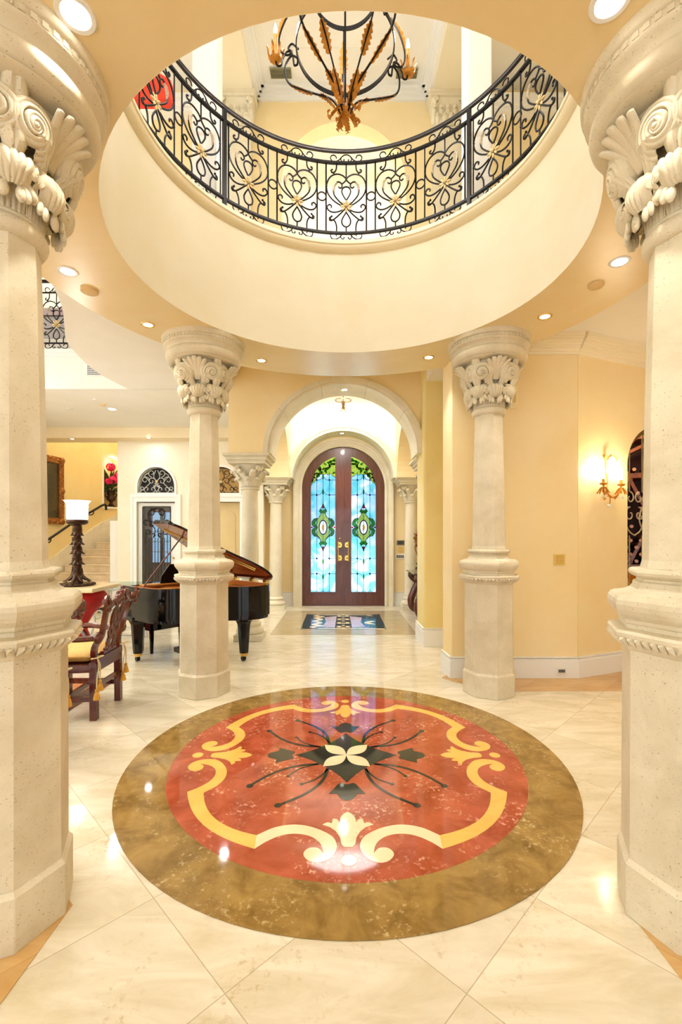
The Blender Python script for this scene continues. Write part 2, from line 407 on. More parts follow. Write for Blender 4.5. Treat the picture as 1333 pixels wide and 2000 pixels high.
# arch wall to the foyer
AW0, AW1, ac = 6.42, 6.94, .04
w = MB(); w.M = XZ(AW0)
w.prism([(-1.58, 2.65), (ac-1.10, 2.65)]+[(ac-1.10*math.cos(PI*i/32), 2.65+1.03*math.sin(PI*i/32)) for i in range(1, 32)]+[(ac+1.10, 2.65), (2.4, 2.65), (2.4, 4.0), (-1.58, 4.0)], 0, AW1-AW0)
struct('wall_foyer', w, WALL, 'cream wall pierced by the foyer arch')
w = MB(); w.box(1.55, 2.4, AW0+.02, AW1, 0, 2.65); struct('wall_foyer', w, WALL)
# ochre pier
w = MB(); w.box(1.12, 2.6, 6.2, 6.75, 0, 4.0)
struct('wall_pier', w, PIER, 'ochre pier beside the foyer arch', bevel=.03)
# foyer bay: side walls with arches, outer walls, back wall
w = MB(); M, L = VP((-1.06, AW1-.02), (-1.06, 9.15))
side = arch_poly(.2, L-.2, 2.5, 2.66, .86)
for sgn in (-1, 1):
    w.M = Matrix(((0, 0, sgn*.5, ac+sgn*1.06), (1, 0, 0, AW1-.02), (0, 1, 0, 0), (0, 0, 0, 1)))
    w.prism([(0, 2.64)]+[(.18, 2.64)]+[(L/2-(L/2-.18)*math.cos(PI*i/28), 2.66+.86*math.sin(PI*i/28)) for i in range(29)]+[(L-.18, 2.64), (L, 2.64), (L, 4.55), (0, 4.55)], 0, 1)
struct('wall_foyer', w, WALL)
w = MB(); w.box(-1.70, -1.60, 9.39, 9.8, 0, 4.6); w.box(1.92, 2.02, 6.75, 9.8, 0, 4.6); struct('wall_foyer', w, WALL)
w = MB(); w.box(-1.58, 1.66, AW1-.03, 9.2, 4.5, 4.6); w.M = Matrix(); struct('ceiling', w, WHITE)
# back wall of the bay over the second arch (white), and front wall with the door
w = MB(); w.M = XZ(9.14)
w.prism([(-1.92, 2.65), (ac-1.06, 2.65)]+[(ac-1.06*math.cos(PI*i/32), 2.65+1.0*math.sin(PI*i/32)) for i in range(1, 32)]+[(ac+1.06, 2.65), (1.92, 2.65), (1.92, 4.5), (-1.92, 4.5)], 0, .4)
struct('wall_foyer', w, WHITE, 'white upper wall above the second foyer arch')
DC, DW, DS = .05, .885, 2.51         # door centre, half width, springing height
w = MB(); w.M = XZ(9.78)
w.prism([(-2.0, 0), (DC-DW, 0)]+[(DC-DW*math.cos(PI*i/32), DS+DW*math.sin(PI*i/32)) for i in range(33)]+[(DC+DW, 0), (6, 0), (6, 4.6), (-2.0, 4.6)], 0, .35)
struct('wall_front', w, WALL, 'cream wall round the arched front door')
def casing(r0, r1, y, dy, mt, name, prof=None, label=None):
    mb = MB(); mb.M = XZ(y)
    o = [(DC+r1, 0)]+[(DC+r1*math.cos(PI*i/40), DS+r1*math.sin(PI*i/40)) for i in range(41)]+[(DC-r1, 0), (DC-r0, 0)]+[(DC-r0*math.cos(PI*i/40), DS+r0*math.sin(PI*i/40)) for i in range(41)]+[(DC+r0, 0)]
    mb.prism(o, 0, dy)
    return mb
mb = casing(.88, 1.06, 9.72, .1, STONE2, '')
for r0, r1, y in ((.90, .93, 9.70), (.97, 1.02, 9.705), (1.02, 1.06, 9.68)):
    q = casing(r0, r1, y, .06, STONE2, ''); mb.M = Matrix(); mb.add(q.v, q.f)
struct('trim_3', mb, STONE2, 'moulded stone casing round the front door')
# right hall: front wall end, frontal wall, angled wall with the cellar arch
w = MB(); w.prism([(1.163, 4.83), (2.502, 4.83), (2.502, 5.3), (1.9, 6.3), (1.6, 6.3), (1.14, 5.12)], 0, ZR+.02); struct('wall_hall', w, WALL, 'cream hall wall behind the far column', bevel=.012)
WA, WB = (2.5, 4.83), (3.55, 5.26)
M, L = VP(WA, WB); w = MB(); w.M = M
W2L = 2.3
cs0, cs1 = .757, 1.70
w.prism([(0, 0), (cs0, 0)]+[((cs0+cs1)/2-(cs1-cs0)/2*math.cos(PI*i/28), 2.28+.47*math.sin(PI*i/28)) for i in range(29)]+[(cs1, 0), (W2L, 0), (W2L, ZR+.02), (0, ZR+.02)], 0, .2)
struct('wall_hall', w, WALL, 'angled cream wall with the arched cellar opening')
M2 = M
w = MB(); w.box(5.6, 5.8, -4.6, 6.3, 0, 8.4); struct('wall_right', w, WALL)
# crown mouldings of the right hall
def crown(p0, p1, mt, name, zb, steps):
    M, L = VP(p0, p1); mb = MB(); mb.M = M
    for z0, z1, out in steps: mb.box(-.02, L+.02, zb+z0, zb+z1, -out, .02) if False else mb.add([(x, z, y) for y in (-out, .02) for z in (zb+z0, zb+z1) for x in (-out*.2, L+.0)], [(0,2,3,1),(4,5,7,6),(0,1,5,4),(2,6,7,3),(0,4,6,2),(1,3,7,5)])
    return mb
steps = [(0, .03, .02), (.03, .05, .035), (.05, .075, .06), (.075, .1, .085), (.1, .125, .11), (.125, .14, .135), (.14, .2, .15)]
mb = crown((1.163, 4.83), (2.5, 4.83), CROWN, '', 3.405, steps)
q = crown(WA, (WA[0]+1.3*(WB[0]-WA[0])/1.1, WA[1]+1.3*(WB[1]-WA[1])/1.1), CROWN, '', 3.405, steps); mb.M = Matrix(); mb.add(q.v, q.f)
struct('trim_4', mb, CROWN, 'cream crown moulding of the right hall')
# baseboards
def baseboard(name, pts, h=.205, label=None, beads=True):
    mb = MB()
    for p0, p1 in zip(pts, pts[1:]):
        M, L = VP(p0, p1); mb.M = M
        def slab(z0, z1, out): mb.add([(x, z, y) for y in (-out, .0) for z in (z0, z1) for x in (-out*.6, L+out*.25)], [(0,2,3,1),(4,5,7,6),(0,1,5,4),(2,6,7,3),(0,4,6,2),(1,3,7,5)])
        slab(0, h-.04, .022); slab(h-.04, h-.022, .014); slab(h-.012, h, .02)
        if beads:
            n = int(L/.022)
            for i in range(n): mb.ball((.011+i*L/n, h-.017, -.014), .0075, 6, 4)
    return struct(name, mb, TRIM, label)
baseboard('baseboard_hall', [(1.14, 5.12), (1.163, 4.83), (2.5, 4.83), (WA[0]+cs0*.925, WA[1]+cs0*.379)], .225, 'white beaded baseboard of the right hall')
baseboard('baseboard_pier', [(1.12, 6.75), (1.12, 6.2), (2.0, 6.2)], .25, 'white beaded baseboard of the ochre pier')
baseboard('baseboard_front', [(-1.55, 9.78), (DC-1.07, 9.78)], .3, beads=False); baseboard('baseboard_front', [(DC+1.07, 9.78), (1.9, 9.78)], .3, beads=False)
# living room: white door wall, stair wall, left outer wall
LW = 9.2
d1, d2 = (305.5-HX)/F*LW, (432-HX)/F*LW
def zz(py, d=LW): return CH+(HY-py)/F*d
w = MB(); w.M = XZ(LW)
holes = []
for dc in (d1, d2):
    holes.append([(dc-.385, .0), (dc+.385, .0), (dc+.385, zz(980)), (dc-.385, zz(980))])
tr = [arch_poly(dc-.37, dc+.37, zz(963), zz(951), .40) for dc in (d1, d2)]
w.prism([(-4.49, 0), (d1-.385, 0), (d1-.385, zz(980)), (d1+.385, zz(980)), (d1+.385, 0), (d2-.385, 0), (d2-.385, zz(980)), (d2+.385, zz(980)), (d2+.385, 0), (-1.56, 0), (-1.56, 3.42), (-4.49, 3.42)], 0, .18, tr)
struct('wall_living', w, plaster('ivory_plaster', (236, 227, 204), (241, 234, 216)), 'white living room wall with two arched transoms')
mb = MB(); mb.M = XZ(LW-.03)
for dc in (d1, d2):
    for (a, b, dd) in ((.385, .47, .03), (.47, .50, .0)):
        pass
    mb.prism([(dc-.47, 0), (dc-.385, 0), (dc-.385, zz(980)), (dc+.385, zz(980)), (dc+.385, 0), (dc+.47, 0), (dc+.47, zz(970)), (dc-.47, zz(970))], 0, .05)
    mb.prism([(dc-.50, 0), (dc-.455, 0), (dc-.455, zz(971)), (dc+.455, zz(971)), (dc+.455, 0), (dc+.50, 0), (dc+.50, zz(966)), (dc-.50, zz(966))], -.02, .05)
    o = arch_poly(dc-.41, dc+.41, zz(966), zz(951), .44); i = arch_poly(dc-.37, dc+.37, zz(963), zz(951), .40)
    mb.prism(o, 0, .04, [i])
struct('trim_5', mb, TRIM, 'white casings round the living room doors')
sw = [(-6.25, 7.0), (-6.2, 8.6), (-6.12, 9.3), (-6.0, 10.1), (-5.86, 10.7), (-5.76, 11.02), (-5.3, 11.8), (-4.5, 12.4), (-3.5, 12.6)]
NI = 4
w = MB()
def stairwall(mb, p0, p1, z0, z1, holes=()):
    M, L = VP(p0, p1); mb.M = M; mb.prism([(0, z0), (L, z0), (L, z1), (0, z1)], 0, .16, holes); return L
nz0, nzs = zz(990, 11.2), zz(898, 11.2)
for a, b in zip(sw, sw[1:]):
    if a == (-5.76, 11.02): continue
    stairwall(w, a, b, 0, 6.5)
# the panel that holds the niche, from (-6.0,10.1) on through (-5.72,11.1)
na, nb = (-5.76, 11.02), (-5.3, 11.8)
M, L = VP(na, nb); nM = M; ns0, ns1 = .05, .50
w.M = M; w.prism([(0, 0), (L, 0), (L, 6.5), (0, 6.5)], 0, .05, [arch_poly(ns0, ns1, nz0, nzs-.1, .2)])
struct('wall_stair', w, WALLY, 'golden plaster wall curving up beside the stairs')
w = MB(); w.M = M
o = arch_poly(ns0, ns1, nz0, nzs-.1, .2); w.prism([(p[0], p[1]) for p in arch_poly(ns0-.02, ns1+.02, nz0-.02, nzs-.1, .22)], 0, .3, [o]); w.prism(arch_poly(ns0-.05, ns1+.05, nz0-.05, nzs-.1, .25), .3, .32)
struct('wall_stair', w, WALLY)
w = MB(); w.M = M; w.prism(arch_poly(ns0-.05, ns1+.05, nz0-.05, nzs-.1, .25), -.015, .02, [arch_poly(ns0, ns1, nz0, nzs-.1, .2)]); w.add([(x, z, y) for y in (-.05, .05) for z in (nz0-.05, nz0) for x in (ns0-.07, ns1+.1)], [(0,2,3,1),(4,5,7,6),(0,1,5,4),(2,6,7,3),(0,4,6,2),(1,3,7,5)])
struct('trim_6', w, CROWN, 'moulded frame of the wall niche')
w = MB(); w.box(-4.68, -4.5, 9.28, 12.2, 0, 1.80); w.box(-4.49, -4.4, 9.25, 12.6, 0, 6.5); struct('wall_stair', w, WHITE)
w = MB(); w.box(-8, -3.4, 9.32, 13, 6.4, 6.5); struct('ceiling', w, WHITE)
w = MB(); w.box(-8, -7.9, -4.6, 12.8, 0, 8.4); struct('wall_left', w, WHITE)
w = MB(); w.box(-8, -6.2, 7.0, 7.1, 0, 3.7); struct('wall_left', w, WALLY)
# staircase: travertine treads and risers following the curved wall
st = MB()
xl = [-6.3, -6.2, -6.12, -6.05, -5.98, -5.90, -5.80, -5.6, -5.3]
STEP = marble('stair_travertine', (206, 184, 148), (228, 212, 182), (190, 166, 124), .25)
t = thing('staircase', (-5.5, 8.5, 0), 'travertine staircase rising along the golden curved wall', 'stairs')
for i in range(-3, 8):
    z = .56+.157*i; y = 9.3+.28*i
    xw = max(b[0]+(a[0]-b[0])*(b[1]-q)/(b[1]-a[1]) for q in (y, y+.36) for a, b in zip(sw, sw[1:]) if a[1] <= q <= b[1])+5.5+.005
    a = MB(); a.box(xw, -4.69+5.5, y+.02-8.5, y+.36-8.5, max(0, z-.157), z-.03); a.build('riser', STEP, t)
    a = MB(); a.box(xw, -4.69+5.5, y-8.5, y+.36-8.5, z-.03, z); a.build('tread', STEP, t, bevel=.006)
sk = MB()
for a, b in zip(sw[1:7], sw[2:8]):
    def zt(y): return .56+.157*(y-9.3)/.28+.30
    n = Vector((b[1]-a[1], a[0]-b[0])).normalized()*.03
    for p, q in (((a[0]+n.x, a[1]+n.y), (b[0]+n.x, b[1]+n.y)),):
        sk.add([(p[0], p[1], zt(a[1])-.75), (q[0], q[1], zt(b[1])-.75), (q[0], q[1], zt(b[1])), (p[0], p[1], zt(a[1])), (a[0]-.01, a[1], zt(a[1])-.75), (b[0]-.01, b[1], zt(b[1])-.75), (b[0]-.01, b[1], zt(b[1])), (a[0]-.01, a[1], zt(a[1]))], [(0,1,2,3),(4,7,6,5),(3,2,6,7),(0,4,5,1),(0,3,7,4),(1,5,6,2)])
struct('baseboard_stair', sk, STONE2, 'stone skirting that climbs beside the steps')
# room behind the iron door
w = MB(); w.box(-4.4, -2.0, 9.97, 10.02, 0, 3.4); w.box(-2.05, -1.95, 9.4, 9.97, 0, 3.4); w.box(-4.4, -1.95, 9.4, 9.97, 3.35, 3.4); w.box(-3.04, -2.98, 9.38, 9.97, 0, 3.4); struct('wall_closet', w, plaster('closet_plaster', (196, 160, 120), (206, 172, 134)))
# wall behind the viewer with tall windows, left living window
def windowwall(name, M, L, H, wins, mt):
    w = MB(); w.M = M; w.prism([(0, 0), (L, 0), (L, H), (0, H)], 0, .2, [[(a, b), (c, b), (c, d), (a, d)] for a, b, c, d in wins]); struct(name, w, mt)
    return w
M, L = VP((5.8, -4.6), (-8, -4.6)); windowwall('wall_back', M, L, 8.4, [(2.0, .1, 4.4, 3.0), (4.9, .1, 7.3, 3.0), (7.8, .1, 10.2, 3.0), (10.7, .1, 13.0, 3.0)], WALL)
wn = 1
for a, b, c_, d_ in [(2.0, .1, 4.4, 3.0), (4.9, .1, 7.3, 3.0), (7.8, .1, 10.2, 3.0), (10.7, .1, 13.0, 3.0)]:
    w = MB(); w.M = M
    for x in (a+.03, (a+c_)/2, c_-.03): w.add([(x+dx, z, y) for y in (.05, .12) for z in (b, d_) for dx in (-.03, .03)], [(0,2,3,1),(4,5,7,6),(0,1,5,4),(2,6,7,3),(0,4,6,2),(1,3,7,5)])
    for z in (b+.03, 2.2, d_-.03): w.add([(x, z+dz, y) for y in (.05, .12) for dz in (-.03, .03) for x in (a, c_)], [(0,2,3,1),(4,5,7,6),(0,1,5,4),(2,6,7,3),(0,4,6,2),(1,3,7,5)])
    struct('window_%d' % wn, w, TRIM); wn += 1
# upstairs shell
WU = 7.0
uc = (672-HX)/F*WU
w = MB(); w.M = XZ(WU)
w.prism([(-2.9, 4.3), (uc-.95, 4.3)]+[(uc-.95*math.cos(PI*i/32), 6.88+.95*math.sin(PI*i/32)) for i in range(33)]+[(uc+.95, 4.3), (6, 4.3), (6, 8.3), (-2.9, 8.3)], 0, .25)
struct('wall_upper', w, WALL, 'cream upstairs wall with an arched opening')
w = MB(); w.box(-3, 3, 8.6, 8.7, 4.3, 8.3); struct('wall_upper', w, WHITE)
w = MB(); w.box(-6, 6, -4.6, 9, 8.3, 8.4); struct('ceiling', w, WHITE, 'white upstairs ceiling')
# beams and cornice upstairs
w = MB()
for x0, x1 in ((-1.86, -1.30), (1.36, 1.92)): w.box(x0, x1, 1.0, 7.02, 8.05, 8.31)
struct('ceiling', w, plaster('beam_plaster', (236, 226, 198), (240, 232, 208)))
w = MB()
for i, (z0, z1, o) in enumerate(((8.12, 8.16, .04), (8.16, 8.2, .07), (8.2, 8.25, .10), (8.25, 8.3, .14))):
    w.box(-1.30, 1.36, WU-o, WU, z0, z1)
    w.box(-1.30, -1.30+o, 1, WU, z0, z1); w.box(1.36-o, 1.36, 1, WU, z0, z1)
for i, (z0, z1, o) in enumerate(((7.85, 7.9, .04), (7.9, 7.98, .08), (7.98, 8.05, .13))):
    w.box(1.92, 4.5, 6.9-o, 7, z0, z1); w.box(-2.9, -1.86, 6.9-o, 7, z0, z1)
struct('trim_7', w, TRIM, 'stepped white cornice of the upstairs ceiling')
w = MB(); w.box(-.86, .92, WU-.62, WU-.60, 8.285, 8.3); w.box(-.86, .92, 2, WU-.3, 8.292, 8.3); struct('ceiling', w, WHITE)
# far left upper walls
w = MB(); w.box(4.4, 4.5, -4.6, 7, 4.4, 8.4); struct('wall_upper', w, WALL)
w = MB(); w.box(-5.0, -4.9, -4.6, 6.4, 4.4, 8.4); struct('wall_upper', w, WHITE)
w = MB(); w.box(-5.0, 4.5, -.8, -.7, 4.4, 8.4); struct('wall_upper', w, WALL)
# upstairs posts over the far columns
for lab, X in (('white square post on the upper floor nearer the red shade', -1.345), ('white square post on the upper floor farther from the red shade', 1.365)):
    t = thing('post', (X, 4.62, 4.40), lab, 'post', 'upstairs posts')
    p = MB(); p.box(-.12, .12, -.12, .12, .2, 3.9); p.build('shaft', TRIM, t, bevel=.01)
    p = MB(); p.box(-.14, .14, -.14, .14, 0, .2); p.build('plinth', TRIM, t, bevel=.01)
# paving outside the front door
p = MB(); p.box(-20, 20, 10.15, 60, -.25, -.15)
struct('ground', p, PAVE, 'pale paving outside the front door')
# ------------------------------------------------------------------ columns
def bellr(z):                                        # radius of the capital's bell, z above the necking ring
    k = max(0, min(1, z/.40)); return .125+.012*k+.10*k**3
def leaf_mesh(mb, a, z0, zt, w0, curl=.055, out=.02, ribs=5, lean=.05, nu=12, nv=26, br=bellr, drop=300):
    """carved leaf rising on the bell at angle a, rolling outwards at the top"""
    ca, sa = math.cos(a), math.sin(a)
    def path(v):
        if v < .5:
            k = v/.5; z = z0+(zt-z0)*k
            return br(z)+.012+out*k+lean*k*k, z, 0
        k = (v-.5)/.5; ang = PI-math.radians(drop)*k; rr = curl*(1-.35*k)
        return br(zt)+.012+out+lean+curl+rr*math.cos(ang), zt+rr*math.sin(ang), k
    def fn(u, v):
        uu = 2*u-1; r, z, k = path(v)
        w = w0*(.62+.5*math.sin(PI*min(1, v*1.15)))*(1-.25*max(0, k))
        lob = 1+.10*abs(math.sin(v*PI*4.5))
        rid = .007*abs(math.cos(uu*PI*ribs/2))+.012*(1-uu*uu)-.014*max(0, abs(uu)-.75)/.25
        # ridge pushed away from the bell
        rr = r+rid*(1 if v < .62 else -1*math.cos((v-.62)*6)*1.0 if False else (1-1.6*max(0, v-.55)))
        t = uu*w*lob
        return (rr*ca-t*sa, rr*sa+t*ca, z+(rid*.9 if v > .5 and v < .8 else 0))
    mb.grid(fn, nu, nv)
def scroll_mesh(mb, c, n, ro, turns=2.4, mirror=1, depth=.05, nt=72, ns=9, up=(0,0,1), a0=-PI/2, back=1.6):
    """ribbed snail scroll: c eye centre, n outward normal"""
    n = Vector(n).normalized(); z = Vector(up); t = z.cross(n).normalized()*mirror; z = n.cross(t)*mirror; c = Vector(c)
    T2 = turns*2*PI
    def R(th): return ro*max(.07, 1-.90*(max(0, th)/T2)**.92)
    def fn(u, v):
        th = v*T2; r0 = R(th); r1 = R(th+2*PI); r = r0+(r1-r0)*u
        rr = r/ro
        h = depth*(.10+.90*(1-rr**2.0)) + ro*.075*abs(math.sin(u*PI*2))*(.45+.55*rr) - ro*.09*(abs(2*u-1)**10)
        return tuple(c+t*(r*math.cos(a0+th))+z*(r*math.sin(a0+th))+n*h)
    mb.grid(fn, ns, nt)
    def rim(u, v):
        r = R(u*2*PI)*(1-.30*v*v)
        return tuple(c+t*(r*math.cos(a0+u*2*PI))+z*(r*math.sin(a0+u*2*PI))+n*(depth*.10-v*depth*back))
    mb.grid(rim, 36, 4)
    mb.ball(tuple(c+n*depth*.93), ro*.11, 8, 6)
def octa(mb, prof, rot=0): mb.lathe(prof, 8, rot=rot, smooth=False)
def octo_round(prof, n=1): return prof
ZRING = 2.64
def big_column(loc, label):
    t = thing('stone_column', loc, label, 'column', 'rotunda columns')
    p = MB(); octa(p, [(.253, 0), (.253, .2), (.236, .222), (0, .222)]); p.build('plinth', STONE, t, bevel=.004)
    p = MB(); octa(p, [(.236, .222), (.233, 1.06)]); p.build('pedestal', STONE, t)
    # moulded cap of the pedestal: beaded ledge, roll, neck and upper roll, all octagonal
    p = MB()
    octa(p, [(.233, 1.045), (.240, 1.05), (.258, 1.07), (.288, 1.105), (.290, 1.118), (.283, 1.128), (.262, 1.132), (.246, 1.135), (.244, 1.15), (.252, 1.156), (.254, 1.17), (.262, 1.176), (.276, 1.19), (.287, 1.208), (.2905, 1.228), (.288, 1.246), (.278, 1.260), (.262, 1.268), (.240, 1.271), (.222, 1.276), (.205, 1.286), (.196, 1.298), (.193, 1.312), (.182, 1.318), (.181, 1.326), (.196, 1.332), (.208, 1.341), (.211, 1.352), (.207, 1.362), (.196, 1.367), (.15, 1.368)])
    p.build('base_moulding', STONE, t)
    p = MB()
    for k in range(8):                               # carved beads on the ledge
        a0, a1 = k*PI/4, (k+1)*PI/4
        A, B = Vector((math.cos(a0), math.sin(a0)))*.270, Vector((math.cos(a1), math.sin(a1)))*.270
        for i in range(7):
            q = A.lerp(B, (i+.5)/7)*1.0; n = ((A+B)/2).normalized(); tt = (B-A).normalized()
            c0 = q-n*.006
            w = .0125
            pts = [(c0+tt*w*x+n*o, zz_) for x, o, zz_ in ((-1, .0, 1.066), (1, .0, 1.066), (1, .020, 1.102), (-1, .020, 1.102), (0, .033, 1.092))]
            p.add([(c_.x, c_.y, z_) for c_, z_ in pts], [(0,1,4), (1,2,4), (2,3,4), (3,0,4)])
    p.build('bead_row', STONE, t)
    p = MB(); octa(p, [(.168, 1.368), (.160, 1.40), (.153, 1.9), (.142, 2.4), (.134, ZRING+.01)]); p.build('shaft', STONE, t)
    p = MB(); p.lathe([(.128, ZRING), (.146, ZRING+.004), (.157, ZRING+.022), (.160, ZRING+.040), (.156, ZRING+.058), (.147, ZRING+.068), (.140, ZRING+.072), (.146, ZRING+.08), (.14, ZRING+.09), (.12, ZRING+.09)], 40); p.build('necking', STONE, t)
    zb = ZRING+.085
    p = MB(); p.lathe([(bellr(z), zb+z) for z in (0, .1, .2, .26, .3, .34, .37, .40)]+[(.22, zb+.42)], 32)
    for k in range(24):                              # flutes low on the bell
        a = 2*PI*(k+.5)/24; p.tube([(bellr(z)*math.cos(a), bellr(z)*math.sin(a), zb+z) for z in (0, .08, .16, .22)], [.011, .012, .012, .006], 6)
    p.build('capital_bell', STONE, t)
    for k in range(8):
        a = k*PI/4; cor = k % 2
        ca, sa = math.cos(a), math.sin(a); R0 = .150 if not cor else .170
        Pt = lambda r, t_, z: (r*ca-t_*sa, r*sa+t_*ca, z)
        p = MB()
        # stem of the leaf, then the tip that rolls over and hangs, with combed ridges
        prof = cr([(.132, zb-.02, 0), (.140, zb+.05, 0), (R0-.004, zb+.11, 0), (R0+.018, zb+.155, 0), (R0+.048, zb+.172, 0), (R0+.074, zb+.150, 0), (R0+.080, zb+.112, 0), (R0+.066, zb+.075, 0), (R0+.046, zb+.052, 0)], 4)
        m_ = len(prof)-1
        def fn(u, v, prof=prof, m_=m_, Pt=Pt):
            i = min(m_, int(round(v*m_))); q = prof[i]; uu = 2*u-1
            w = .050+.030*min(1, v*1.7) if v < .62 else .080-.052*((v-.62)/.38)**1.3
            w *= 1+.10*abs(math.sin(v*PI*5))*(v > .3)
            rid = .0075*abs(math.cos(uu*PI*3))-.012*abs(uu)**6
            side = (.030*uu*uu if .35 < v else 0)
            return Pt(q.x+rid-side, uu*w, q.y+rid*.6*(1 if .3 < v < .7 else 0))
        p.grid(fn, 24, m_)
        for s in (-1, 1):
            n = Vector((ca*.70-s*sa*.72, sa*.70+s*ca*.72, -.10))
            c = Vector(Pt(R0+.030, s*.058, zb+.118))
            scroll_mesh(p, c, n, .046, 1.7, s, .024, 40, 7, back=2.2)
            for j, (t_, z_, l_) in enumerate(((.060, .062, .030), (.044, .040, .030), (.026, .028, .026))):   # ragged lobes below the scroll
                p.M = Matrix.Translation(Vector(Pt(R0+.030+.008*j, s*t_, zb+z_))) @ Matrix.Rotation(a, 4, 'Z') @ Matrix.Rotation(s*(.45-.2*j), 4, 'X'); p.ball((-.006, 0, 0), (.012, .017, l_*1.15), 8, 6)
            p.M = Matrix()
        p.build('acanthus_leaf', STONE, t)
    for k in range(4):
        af = k*PI/2
        for s in (-1, 1):
            ae = af+s*math.radians(34)
            an = af+s*math.radians(22)
            c = Vector((.222*math.cos(ae), .222*math.sin(ae), zb+.282)); n = Vector((math.cos(an), math.sin(an), -.22))
            p = MB(); scroll_mesh(p, c, n, .112, 2.5, -s, .058, 84, 10, a0=-PI*.42, back=2.0)
            def fn(u, v, s=s, af=af):
                zz_ = zb+.10+.15*v; r = bellr(zz_-zb)+.03+.045*v*v; off = s*(.022+.07*v**1.4); w = .016+.026*v; uu = 2*u-1
                tt = off+uu*w; rr = r+.010*abs(math.cos(uu*PI*1.5))+.012*(1-uu*uu)
                return (rr*math.cos(af)-tt*math.sin(af), rr*math.sin(af)+tt*math.cos(af), zz_)
            p.grid(fn, 10, 10)
            p.build('volute', STONE, t)
        p = MB()
        for o, w, h in ((0, .026, .170), (-.036, .024, .165), (.036, .024, .165), (-.072, .020, .15), (.072, .020, .15)):
            def fn(u, v, o=o, w=w, h=h, af=af):
                zz_ = zb+.215+h*v; r = bellr(min(.4, zz_-zb))+.030+.055*v*v-.10*abs(o)*v; uu = 2*u-1
                tt = o*(.15+1.15*v**1.6)+uu*w*(.45+.75*math.sin(PI*min(1, .20+v*.66))); rr = r+.013*(1-uu*uu)
                return (rr*math.cos(af)-tt*math.sin(af), rr*math.sin(af)+tt*math.cos(af), zz_)
            p.grid(fn, 6, 10)
        p.build('leaf_fan', STONE, t, solid=.008)
        ac_ = af+PI/4                                # tongue that hangs at the corner between two scrolls
        def fn(u, v, a=ac_):
            zz_ = zb+.43-.28*v; uu = 2*u-1; w = (.030+.012*math.sin(PI*v))*(1 if v < .75 else math.sqrt(max(0, 1-((v-.75)/.25)**2))); r = .272-.062*v**.8+.02*math.sin(PI*min(1, max(0, v-.55)/.45))+.014*(1-uu*uu)-.006*math.cos(uu*PI*2)
            return (r*math.cos(a)-uu*w*math.sin(a), r*math.sin(a)+uu*w*math.cos(a), zz_)
        p = MB(); p.grid(fn, 10, 20); p.build('tongue_leaf', STONE, t, solid=.016)
    za = zb+.40                                       # 3.125
    p = MB(); p.lathe([(.20, za-.01), (.29, za), (.318, za+.004), (.327, za+.010), (.318, za+.018), (.332, za+.024), (.345, za+.038), (.351, za+.058), (.349, za+.076), (.340, za+.092), (.328, za+.100), (.330, za+.112), (.340, za+.124), (.358, za+.136), (.370, za+.143), (.371, za+.15), (.365, za+.152), (.365, za+.180), (.375, za+.183), (.383, za+.190), (.384, ZC-.0005), (.0, ZC-.0005)], 64)
    for k in range(64):
        a = 2*PI*k/64; p.M = Matrix.Rotation(a, 4, 'Z'); p.box(.360, .3705, -.0105, .0105, za+.156, za+.177)
    p.M = Matrix(); p.build('abacus', STONE, t)
    return t
L4 = {(-1, 1): 'stone column beside the grand piano, octagonal shaft', (1, 1): 'stone column in front of the cream wall with the keypad',
      (-1, -1): 'nearest stone column with carved chairs behind it', (1, -1): 'nearest stone column in front of the wine cellar arch'}
for (sx, sy), lab in L4.items():
    x = {(-1, 1): -1.322, (1, 1): 1.428, (-1, -1): -1.345, (1, -1): 1.380}[(sx, sy)]; y = 4.42 if sy > 0 else 1.815
    c = big_column((x, y, .001), lab) if (sx, sy) == (-1, 1) else dup(c0, (x, y, .001), lab)
    if (sx, sy) == (-1, 1): c0 = c
# ------------------------------------------------------------------ round columns of the foyer
def round_column(loc, label, top=2.65):
    t = thing('round_column', loc, label, 'column', 'foyer columns')
    p = MB(); p.box(-.2, .2, -.2, .2, 0, .085); p.build('plinth', STONE2, t, bevel=.004)
    p = MB(); p.lathe([(.18, .085), (.196, .10), (.2, .125), (.196, .15), (.178, .165), (.16, .172), (.15, .19), (.15, .2), (.158, .21), (.163, .225), (.158, .24), (.14, .25), (.132, .26)], 36); p.build('base_moulding', STONE2, t)
    p = MB(); p.lathe([(.130, .255), (.128, .8), (.122, 1.5), (.112, 2.17)], 36); p.build('shaft', STONE2, t)
    p = MB(); p.lathe([(.112, 2.16), (.138, 2.165), (.142, 2.18), (.138, 2.195), (.115, 2.2)], 36); p.build('necking', STONE2, t)
    br = lambda z: .112+.085*max(0, (z-2.2)/.3)**2
    p = MB(); p.lathe([(br(z), z) for z in (2.2, 2.28, 2.36, 2.44, 2.515)], 24); p.build('capital_bell', STONE2, t)
    for row, (z0, zt, w, n, off) in enumerate(((2.2, 2.30, .045, 8, 0), (2.2, 2.40, .045, 8, PI/8))):
        for k in range(n):
            p = MB(); leaf_mesh(p, off+2*PI*k/n, z0, zt, w, .026, .012, 3, .028+.03*row, 8, 18, br); p.build('acanthus_leaf', STONE2, t)
    for k in range(4):
        a = PI/4+k*PI/2; p = MB()
        for s in (-1, 1):
            n = Vector((math.cos(a+s*.9), math.sin(a+s*.9), 0)); c = Vector((.235*math.cos(a+s*.12), .235*math.sin(a+s*.12), 2.455)); scroll_mesh(p, c, n, .05, 1.8, -s, .02, 36, 6)
        p.build('volute', STONE2, t)
    p = MB()
    for z0, z1, h in ((2.512, 2.545, .262), (2.545, 2.56, .272), (2.56, 2.60, .286), (2.60, 2.615, .31), (2.615, 2.65, .325)): p.box(-h, h, -h, h, z0, z1)
    p.build('abacus', STONE2, t, bevel=.005)
    return t
